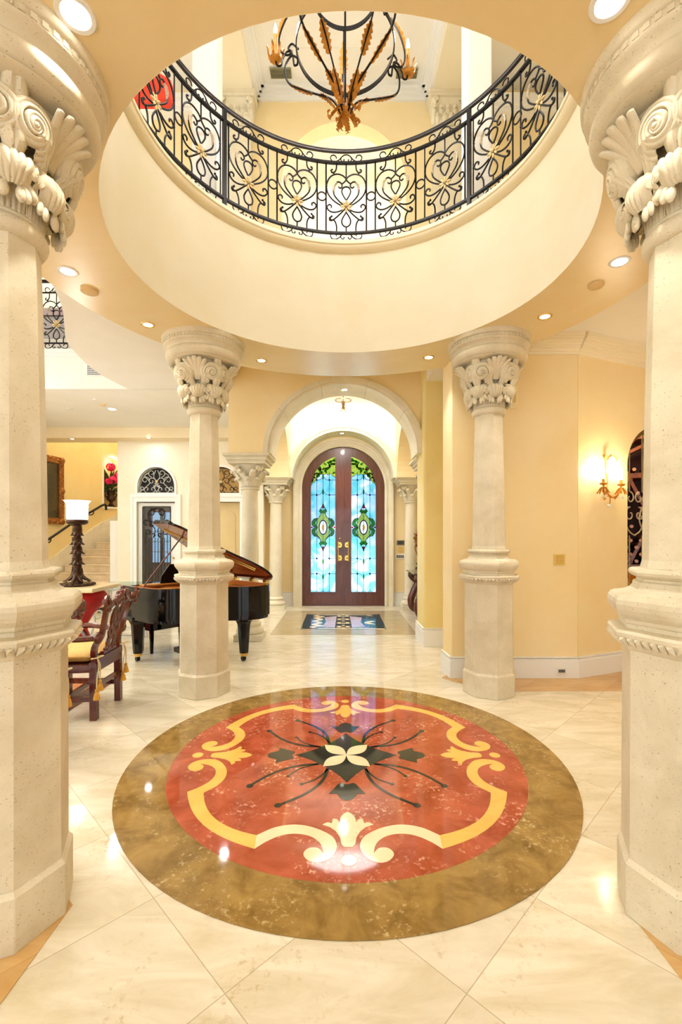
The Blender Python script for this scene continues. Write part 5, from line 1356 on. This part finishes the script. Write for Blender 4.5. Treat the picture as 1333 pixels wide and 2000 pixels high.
for y in (9.4, 10.1, 10.6): 
    f = (y-9.3); x = .09+(-6.06+6.05)+.2*f*.95; p = MB(); p.tube(cr([(x, f, rz_(y)), (x-.02, f, rz_(y)-.08), (x-.10, f, rz_(y)-.10), (x-.16, f, rz_(y)-.06)], 5), .012, 6); p.build('bracket', IRON, t)
# niche urn
nc = nM @ Vector(((ns0+ns1)/2+.015, nz0+.001, .08))
urn = thing('niche_urn', nc, 'dark bronze urn standing in the arched wall niche', 'urn')
p = MB(); p.lathe([(.11, 0), (.11, .025), (.06, .05), (.035, .10), (.04, .13), (.09, .16), (.115, .20), (.10, .25), (.075, .28), (.085, .34), (.11, .40), (.12, .41), (.10, .41), (.07, .34)], 24); p.build('bowl', BRONZE, urn)
for s in (-1, 1):
    p = MB(); p.tube([(s*(.10+x), 0, .30+z) for x, z in spiral((0, 0), .06, .02, -PI*.6, PI*.8, 14)], .012, 6); p.build('handle', BRONZE, urn)
fl_ = thing('flower_arrangement', (nc.x, nc.y, nc.z+.40), 'magenta flowers with dark leaves arranged in the niche urn', 'flowers')
rnd = random.Random(5)
for (x, y, z, r) in ((.02, -.05, .58, .125), (-.19, -.08, .33, .10), (.10, -.10, .25, .12), (.17, -.06, .36, .09), (-.02, -.12, .22, .09)):
    p = MB()
    for i in range(34):
        a, b = rnd.uniform(0, 2*PI), math.acos(rnd.uniform(-1, 1)); q = Vector((math.cos(a)*math.sin(b), math.sin(a)*math.sin(b), math.cos(b)))*r*.72
        p.M = Matrix.Translation((x+q.x, y+q.y, z+q.z)) @ Matrix.Rotation(a, 4, 'Z') @ Matrix.Rotation(b, 4, 'Y'); p.ball((0, 0, 0), (r*.36, r*.30, r*.16), 7, 5)
    p.M = Matrix(); fo = p.build('flower', PINK, fl_)
    p = MB(); p.tube(cr([(0, 0, -.05), (x*.5, y*.6, z*.45), (x, y, z-.03)], 5), .006, 5); p.build('stem', LEAF, fl_)
for i in range(56):
    a = rnd.uniform(0, 2*PI); r = rnd.uniform(.10, .28); z = rnd.uniform(-.04, .52); p = MB()
    B = Vector((math.cos(a)*r*.3, math.sin(a)*r*.25-.04, z*.5)); T = Vector((math.cos(a)*r, math.sin(a)*r*.6-.08, z)); d_ = (T-B); sd = d_.cross(Vector((0, 1, 0))).normalized()*.030
    p.grid(lambda u, v: tuple(B+d_*v+sd*(2*u-1)*math.sin(PI*min(1, v*.96+.02))+Vector((0, -.02*math.sin(PI*v), 0))), 3, 6); p.build('leaf', LEAF, fl_)
# ------------------------------------------------------------------ right hall
sp = U(1187, 935, 5.02); n2 = Vector((.379, -.925, 0)); n2 = Vector((-(WB[1]-WA[1])*-1, -(WB[0]-WA[0]), 0)).normalized()
sW = 1.0*(sp.x-WA[0])/((WB[0]-WA[0])/Vector((WB[0]-WA[0], WB[1]-WA[1])).length)
wp = M2 @ Vector((.385, 2.08, 0))
t = thing('wall_sconce', wp, 'gilded leaf wall sconce with two glowing candle arms and crystal drops', 'sconce', rz=math.atan2(WB[1]-WA[1], WB[0]-WA[0]))
p = MB(); p.tube(cr([(.02, -.012, .24), (.0, -.02, .12), (.03, -.02, .0), (.0, -.02, -.12), (-.02, -.02, -.2)], 6), .008, 6); acan(p, [(0, -.02, .20), (-.02, -.03, .26), (-.05, -.04, .28), (-.07, -.05, .25)], .02); acan(p, [(.02, -.02, .24), (.05, -.03, .29), (.10, -.05, .27), (.12, -.06, .22)], .022); acan(p, [(0, -.02, -.1), (.03, -.04, -.16), (.02, -.05, -.24)], .02); p.build('backplate', GILT, t)
for s, zc_ in ((-1, -.02), (1, 0)):
    p = MB(); p.tube(cr([(0, -.02, -.12), (s*.05, -.06, -.17), (s*.11, -.09, -.13), (s*.135, -.10, -.05)], 6), .008, 6)
    acan(p, [(s*.01, -.03, -.13), (s*.06, -.07, -.175), (s*.11, -.09, -.14)], .02); p.lathe([(.012, -.05), (.035, -.04), (.04, -.025), (.015, -.02), (.014, .02)], 12, (s*.135, -.10, 0))
    for j in range(5): p.M = Matrix.Translation((s*.135, -.10, -.04)) @ Matrix.Rotation(2*PI*j/5, 4, 'Z'); acan(p, [(.01, 0, -.03), (.035, 0, -.06), (.05, 0, -.09), (.06, 0, -.08)], .014)
    p.M = Matrix(); ao = p.build('candle_arm', GILT, t)
    p = MB(); p.lathe([(.012, .02), (.012, .09), (.016, .10), (.016, .115), (.004, .15), (0, .155)], 10, (s*.135, -.10, 0)); p.build('candle_bulb', FLAME, ao)
    for dx in (-.03, .03): p = MB(); p.ball((s*.135+dx, -.10, -.165), (.012, .012, .02), 6, 5); p.build('crystal_drop', CRYST, ao)
for x in (0, .03): p = MB(); p.ball((x, -.05, -.26), (.011, .011, .018), 6, 5); p.build('crystal_drop', CRYST, t)
def plate(name, px, py, y, w, h, mt_, lab, cat, rows, cols, bm):
    q = U(px, py, y); t = thing(name, (q.x, y, q.z), lab, cat)
    p = MB(); p.box(-w/2, w/2, -.010, 0, -h/2, h/2); p.build('plate', mt_, t, bevel=.003)
    for i in range(cols):
        for j in range(rows):
            x, z = -w/2+w*(i+1)/(cols+1), -h/2+h*(j+1)/(rows+1); p = MB(); p.box(x-w*.32/cols, x+w*.32/cols, -.014, -.008, z-h*.26/rows, z+h*.26/rows); p.build('button', bm, t)
    return t
plate('wall_keypad', 1093, 1093, 4.828, .115, .115, PLATE, 'brass coloured keypad plate on the cream hall wall', 'keypad', 4, 3, plain('brass_button', (206, 172, 84), .4))
plate('power_outlet', 1097, 1310, 4.805, .105, .06, WPLATE, 'white power outlet set in the hall baseboard', 'outlet', 1, 2, GREYP)
plate('wall_speaker', 998, 775, 4.826, .16, .24, plain('cream_frame', (244, 226, 178), .5), 'recessed square speaker grille high on the wall behind the capital', 'speaker', 1, 1, plain('olive_grille', (214, 190, 122), .6))
plate('thermostat', 783, 1060, 9.775, .16, .10, GREYP, 'grey alarm panel on the wall right of the front door', 'panel', 1, 1, plain('dark_screen', (60, 64, 64), .2))
plate('intercom', 783, 1073, 9.775, .10, .11, PLATE, 'small brass coloured plate under the alarm panel', 'plate', 1, 1, PLATE)
plate('light_switch', 782, 1087, 9.775, .20, .11, WPLATE, 'white switch plate with four rockers below the alarm panel', 'switch', 1, 4, GREYP)
# cellar gate
cw = cs1-cs0
gt2 = thing('cellar_gate', M2 @ Vector((cs0, 0, .06)), 'arched iron gate with pale scrolls at the wine cellar', 'gate', rz=math.atan2(WB[1]-WA[1], WB[0]-WA[0]))
def G3(pts, y=0): return [(x, y, z) for x, z in pts]
p = MB()
for o, y in ((.012, -.02), (.055, .02)):
    a = [(o, .0)]+[(cw/2-(cw/2-o)*math.cos(PI*i/24), 2.28+(.47-o)*math.sin(PI*i/24)) for i in range(25)]+[(cw-o, .0)]; p.tube(G3(a, y), .024, 4, sq=(0, 1, 0), smooth=False)
p.build('frame', IRONB, gt2)
p = MB()
for z in (2.1, .9, .3): p.box(-.005, .03, -.05, -.02, z, z+.12)
p.build('hinge', BRASS, gt2)
for x in (.114, .33, .55, .78):
    p = MB()
    p.tube(G3([(x, .05), (x, 1.5)]), .010, 4, smooth=False); p.tube(G3([(x, 2.0), (x, 2.28+.40*math.sin(math.acos(max(-1, min(1, 1-2*x/cw)))))]), .010, 4, smooth=False); p.build('bar', IRONB, gt2)
p = MB()
for k in range(3):
    xc = (.20, .44, .68)[k]
    for s in (-1, 1):
        p.tube(G3(spiral((xc+s*.075, 1.93), .07, .02, PI*.5, PI*.5+s*5.6, 22)), .008, 6); p.tube(G3(spiral((xc+s*.075, 1.74), .085, .02, -PI*.5+PI, -PI*.5+PI-s*6.0, 22)), .008, 6)
        p.tube(G3([(q.x, q.y) for q in cr([(xc, 1.5, 0), (xc+s*.10, 1.56, 0), (xc+s*.16, 1.70, 0), (xc+s*.11, 1.83, 0)], 6)]), .008, 6)
p.build('scrollwork', plain('dull_pewter', (176, 164, 140), .4, metal=.3), gt2)
# cellar interior
w = MB(); w.M = M2
def lb(x0, x1, z0_, z1_, y0, y1): w.add([(x, z, y) for y in (y0, y1) for z in (z0_, z1_) for x in (x0, x1)], [(0,2,3,1),(4,5,7,6),(0,1,5,4),(2,6,7,3),(0,4,6,2),(1,3,7,5)])
lb(-.1, 3.4, 0, 3.4, 1.25, 1.3); lb(.3, .35, 0, 3.4, .2, 1.3); lb(3.2, 3.25, 0, 3.4, .2, 1.3); lb(.3, 3.25, 3.0, 3.05, .2, 1.3); struct('wall_cellar', w, CELLAR, 'amber lit wall inside the wine cellar')
rzw = math.radians(-25); wo = Vector((3.59, 6.127, 0))
wr = thing('wine_rack', wo, 'wooden lattice wine rack behind the cellar gate', 'wine rack', rz=rzw)
p = MB(); p.box(-.35, .72, .40, .44, 1.07, 2.95); p.build('back_panel', WINED, wr)
for z in (1.09, 2.29, 2.80): p = MB(); p.box(-.35, .72, 0, .42, z-.035, z+.03); p.build('shelf', WINEW, wr)
for x in (-.35, .70): p = MB(); p.box(x, x+.03, 0, .42, 0, 2.95); p.build('upright', WINEW, wr)
for i in range(2):
    for s in (-1, 1):
        x = .0+.48*i; p = MB(); p.bar((x-s*.25, .10, 1.13), (x+s*.25, .10, 2.25), .04, .20, (0, 1, 0)); p.build('lattice_slat', WINEW, wr)
p = MB(); p.bar((-.3, .1, 2.34), (.6, .1, 2.78), .04, .20, (0, 1, 0)); p.build('lattice_slat', WINEW, wr)
Mw = Matrix.Translation(wo) @ Matrix.Rotation(rzw, 4, 'Z')
proto = None
spots = []
for r_ in range(4):
    for c_ in range(8): spots.append((-.27+.115*c_+.05*(r_ % 2), 1.165+.09*r_))
for c_ in range(7): spots.append((-.28+.14*c_, 2.365))
for c_ in range(6): spots.append((-.20+.15*c_, 1.62+.10*(c_ % 3)))
for c_ in range(5): spots.append((-.22+.18*c_, 1.98+.07*(c_ % 2)))
for k, (x, z) in enumerate(spots):
    loc = Mw @ Vector((x, -.03, z))
    if proto is None:
        proto = thing('wine_bottle', loc, 'wine bottle lying neck outward in the cellar rack', 'bottle', 'wine bottles in the rack', rz=rzw)
        p = MB(); p.M = Matrix.Rotation(-PI/2, 4, 'X'); p.lathe([(.0, 0), (.020, .002), (.020, .05), (.0195, .09), (.036, .15), (.037, .38), (0, .38)], 12); p.build('glass_body', BOTT, proto)
        p = MB(); p.M = Matrix.Rotation(-PI/2, 4, 'X'); p.lathe([(0, -.004), (.0215, -.003), (.023, .004), (.023, .06), (.021, .065)], 12); p.build('foil_cap', CORK, proto)
    else: dup(proto, loc)
# ------------------------------------------------------------------ foyer console and topiary
cx_ = 1.59
t = thing('console_table', (cx_, 8.58, .001), 'carved mahogany console table with a glass top behind the ochre pier', 'table')
p = MB(); p.box(-.30, .31, -.5, .5, .80, .825); p.build('glass_top', plain('dark_glass', (44, 60, 58), .05, coat=.5), t, bevel=.008)
p = MB(); p.box(-.18, .30, -.44, .44, .70, .80); p.build('apron', MAHOG, t, bevel=.02)
for sy in (-1, 1):
    p = MB(); pts = cr([(-.24, sy*.40, .74), (-.19, sy*.40, .68), (-.10, sy*.40, .58), (-.16, sy*.40, .42), (-.22, sy*.40, .25), (-.20, sy*.40, .10), (-.12, sy*.40, .04)], 6); n = len(pts); p.tube(pts, [.05+.02*math.sin(PI*i/n) for i in range(n)], 8)
    for c, r in (((-.21, .74), .065), ((-.10, .68), .06), ((-.16, .12), .05)):
        p.M = Matrix.Translation((c[0], sy*.40, c[1])) @ Matrix.Rotation(PI/2, 4, 'X'); p.lathe([(0, -.06), (r*.4, -.062), (r*.6, -.05), (r, -.05), (r, .05), (r*.6, .05), (r*.4, .062), (0, .06)], 18)
    p.M = Matrix(); p.build('cabriole_leg', MAHOG, t)
t = thing('floral_topiary', (cx_-.05, 8.5, .825), 'dried flower topiary on the console table half hidden by the pier', 'flowers')
p = MB(); p.lathe([(.06, 0), (.09, .02), (.08, .10), (.05, .12)], 16); p.build('pot', BRONZE, t)
p = MB(); p.tube([(0, 0, .1), (.01, 0, .4), (0, 0, .6)], .016, 6); p.build('stem', MAHOG, t)
rnd = random.Random(4)
for m_, n_, c_, R_, nm_ in ((LEAF, 40, (0, 0, .16), .14, 'green_foliage'), (DRY, 70, (0, 0, .66), .17, 'dried_foliage'), (DRYR, 34, (-.02, 0, .62), .16, 'red_blossom')):
    p = MB()
    for i in range(n_):
        a, b = rnd.uniform(0, 2*PI), math.acos(rnd.uniform(-1, 1)); q = Vector((math.cos(a)*math.sin(b), math.sin(a)*math.sin(b), math.cos(b)*1.15))*R_*rnd.uniform(.7, 1.05)
        p.M = Matrix.Translation((c_[0]+q.x, c_[1]+q.y, c_[2]+q.z)) @ Matrix.Rotation(a, 4, 'Z') @ Matrix.Rotation(b, 4, 'Y'); p.ball((0, 0, 0), (.03, .012, .04), 6, 4)
    p.M = Matrix(); p.build(nm_, m_, t)
p = MB()
for i in range(14):
    a = rnd.uniform(0, 2*PI); p.tube(cr([(.12*math.cos(a), .12*math.sin(a), .6), (.17*math.cos(a), .17*math.sin(a), .45), (.12*math.cos(a), .12*math.sin(a), .30)], 4), .006, 5)
p.build('hanging_ribbon', DRY, t)
# ------------------------------------------------------------------ upstairs extras
for s, lab in ((-1, 'carved pilaster capital upstairs on the red shade side'), (1, 'carved pilaster capital upstairs away from the red shade')):
    x = (468-HX)/F*WU if s < 0 else (870-HX)/F*WU
    t = thing('pilaster', (x, WU, 4.4), lab, 'pilaster', 'upstairs pilasters')
    zt_ = 8.05-4.4
    p = MB(); p.box(-.20, .20, -.16, 0, 0, zt_-.42); p.build('shaft', STONE2, t)
    p = MB()
    p.grid(lambda u, v: ((2*u-1)*(.20+.05*v**2), -.17-.07*v**2, zt_-.44+.36*v), 6, 6); p.grid(lambda u, v: (-(.20+.05*v**2), -.17*u-.07*u*v**2, zt_-.44+.36*v), 3, 6); p.grid(lambda u, v: ((.20+.05*v**2), -.17*u-.07*u*v**2, zt_-.44+.36*v), 3, 6)
    p.build('capital_bell', STONE2, t)
    for row, (zz0, hh, xs_) in enumerate(((0, .17, (-.15, -.05, .05, .15)), (.02, .30, (-.20, -.10, 0, .10, .20)))):
        for xx in xs_:
            p = MB(); p.grid(lambda u, v: (xx+(2*u-1)*.048*(1-.3*v), -.175-.012*math.cos((2*u-1)*PI)-.07*v**2-.03*math.sin(PI*v)*v, zt_-.44+zz0+hh*(v if v < .8 else 1.6-v)), 6, 10); p.build('acanthus_leaf', STONE2, t)
    for m in (-1, 1): p = MB(); scroll_mesh(p, (m*.19, -.25, zt_-.13), (0, -1, 0), .07, 1.6, m, .03, 36, 6); p.build('volute', STONE2, t)
    p = MB(); p.box(-.27, .27, -.27, 0, zt_-.08, zt_-.04); p.box(-.29, .29, -.29, 0, zt_-.04, zt_); p.build('abacus', STONE2, t)
rs = U(290, 204, 4.25)
t = thing('red_pendant_shade', (rs.x, 4.25, rs.z), 'red tapered shade seen through the railing on the upper floor', 'lamp')
p = MB(); p.M = XZ(-.05); p.prism([(-.42, 0), (.225, 0), (.225, .185), (.05, .29), (-.20, .29)], 0, .10); p.build('shade', REDS, t, bevel=.01)
p = MB(); p.tube([(-.08, 0, .28), (-.08, 0, 8.3-rs.z)], .008, 6); p.build('rod', IRON, t)
# ------------------------------------------------------------------ light
W = bpy.data.worlds.new('sky'); SC.world = W; W.use_nodes = True
wt = W.node_tree; bg = wt.nodes['Background']; bg.inputs[0].default_value = (.66, .82, 1.0, 1); bg.inputs[1].default_value = 2.0
WARM = (1.0, .925, .81); SOFTW = (1.0, .97, .92); DAY = (.84, .92, 1.0)
def light(kind, loc, power, color, size=.1, rot=None, name='lamp', sy=None, spot=None, blend=.6):
    L = bpy.data.lights.new(name, kind); L.energy = power; L.color = color
    if kind == 'AREA':
        L.size = size
        if sy: L.shape = 'RECTANGLE'; L.size_y = sy
        else: L.shape = 'DISK'
    elif kind in ('POINT', 'SPOT'): L.shadow_soft_size = size
    if kind == 'SPOT': L.spot_size = math.radians(spot or 120); L.spot_blend = blend
    if kind == 'SUN': L.angle = math.radians(size)
    o = bpy.data.objects.new(name, L); COL.objects.link(o); o.location = loc
    if rot: o.rotation_euler = rot
    return o
def aim(o, target):
    o.rotation_euler = (Vector(target)-o.location).to_track_quat('-Z', 'Y').to_euler(); return o
for x, y in DLP:
    o = light('AREA', (x, y, ZC-.012), 4, WARM, .09, name='downlight'); o.data.spread = math.radians(84)
for (px, py), zc_, lab in LV:
    d_ = (zc_-CH)*F/(HY-py); light('AREA', ((px-HX)/F*d_, d_, zc_-.012), 3 if zc_ < ZR else 12, SOFTW, .09, name='downlight')
for q in ((ac+.01, AW0+.22, 3.595), (ac-.02, 9.30, 3.56)):
    o = light('AREA', q, 12, SOFTW, .07, name='downlight'); o.data.spread = math.radians(84)
for a in CHA:
    light('POINT', (.03+.53*math.cos(a), 3.3+.53*math.sin(a), 4.44+.90), 14, SOFTW, .03, name='chandelier_bulb')
for s in (-1, 1):
    q = Matrix.Translation(wp) @ Matrix.Rotation(math.atan2(WB[1]-WA[1], WB[0]-WA[0]), 4, 'Z') @ Vector((s*.135, -.12, .13)); light('POINT', q, 7, (1.0, .84, .58), .02, name='sconce_bulb')
light('POINT', (lx+.02, LD, tz+1.18), 26, SOFTW, .06, name='lamp_bulb')
light('POINT', nM @ Vector(((ns0+ns1)/2, nzs+.04, .06)), 4, WARM, .02, name='niche_bulb')
q = M2 @ Vector((1.25, 2.8, .35)); light('POINT', q, 10, (1.0, .78, .50), .1, name='cellar_bulb')
# daylight through the tall windows behind the viewer and in the living room
for a, b, c_, d_ in [(2.0, .1, 4.4, 3.0), (4.9, .1, 7.3, 3.0), (7.8, .1, 10.2, 3.0), (10.7, .1, 13.0, 3.0)]:
    o = light('AREA', (5.8-(a+c_)/2, -4.75, 1.6), 30, (.97, .98, 1.0), 2.3, (PI/2, 0, 0), 'window_daylight', 2.8)
o = light('AREA', (-7.85, 4.2, 2.6), 95, DAY, 3.5, (PI/2, 0, -PI/2), 'window_daylight', 3.6)
o = light('AREA', (-7.85, 4.6, 6.4), 50, DAY, 3.5, (PI/2, 0, -PI/2), 'window_daylight', 2.4)
# upper floor, foyer and hall
light('AREA', (.05, 3.2, 8.2), 82, (.97, .985, 1.0), 3.0, name='ceiling_fill')  # unseen area light brightening drum and upper floor; no cove is built
light('AREA', (.05, 8.0, 4.45), 44, (.95, .98, 1.0), 1.4, name='ceiling_fill')  # unseen area light that whitens the foyer vault; no fixture there
light('POINT', (.04, 8.0, 3.60), 30, (1.0, .98, .94), .04, name='pendant_bulb')
light('AREA', (3.4, 3.2, ZR-.03), 16, (1.0, .86, .62), .8, name='hall_light')
light('AREA', (.05, 7.8, 8.1), 25, SOFTW, .8, name='upper_arch_fill'); light('AREA', (-4.7, 3.2, 6.6), 50, DAY, 2.2, (PI/2, 0, -PI/2), 'upper_left_fill', 2.2)  # added fills without fixtures: behind the upper arch, and beside the windowless left wall
light('AREA', (-3.8, 10.3, 3.3), 30, DAY, .8, name='closet_light')
light('AREA', (-5.4, 10.5, 6.3), 60, WARM, 1.2, name='stair_light')
light('SUN', (0, 20, 20), 55, (1.0, .98, .94), 1, (math.radians(8), math.radians(42), 0), 'sun')
# ------------------------------------------------------------------ camera
cd = bpy.data.cameras.new('camera'); co = bpy.data.objects.new('camera', cd); COL.objects.link(co)
co.location = (0, 0, CH); co.rotation_euler = (PI/2, 0, 0)
cd.sensor_fit = 'VERTICAL'; cd.sensor_height = 36; cd.sensor_width = 24; cd.lens = F/2000*36
cd.shift_y = (HY-1000)/2000; cd.shift_x = 0; cd.clip_start = .05; cd.clip_end = 200
SC.camera = co
SC.view_settings.view_transform = 'Standard'; SC.view_settings.look = 'None'; SC.view_settings.exposure = 0.04; SC.view_settings.gamma = 1
SC.view_settings.use_curve_mapping = False
SC.cycles.max_bounces = 10; SC.cycles.diffuse_bounces = 6; SC.cycles.glossy_bounces = 4; SC.cycles.transparent_max_bounces = 12
SC.cycles.sample_clamp_indirect = 6; SC.cycles.use_denoising = True; SC.cycles.caustics_reflective = False; SC.cycles.caustics_refractive = False
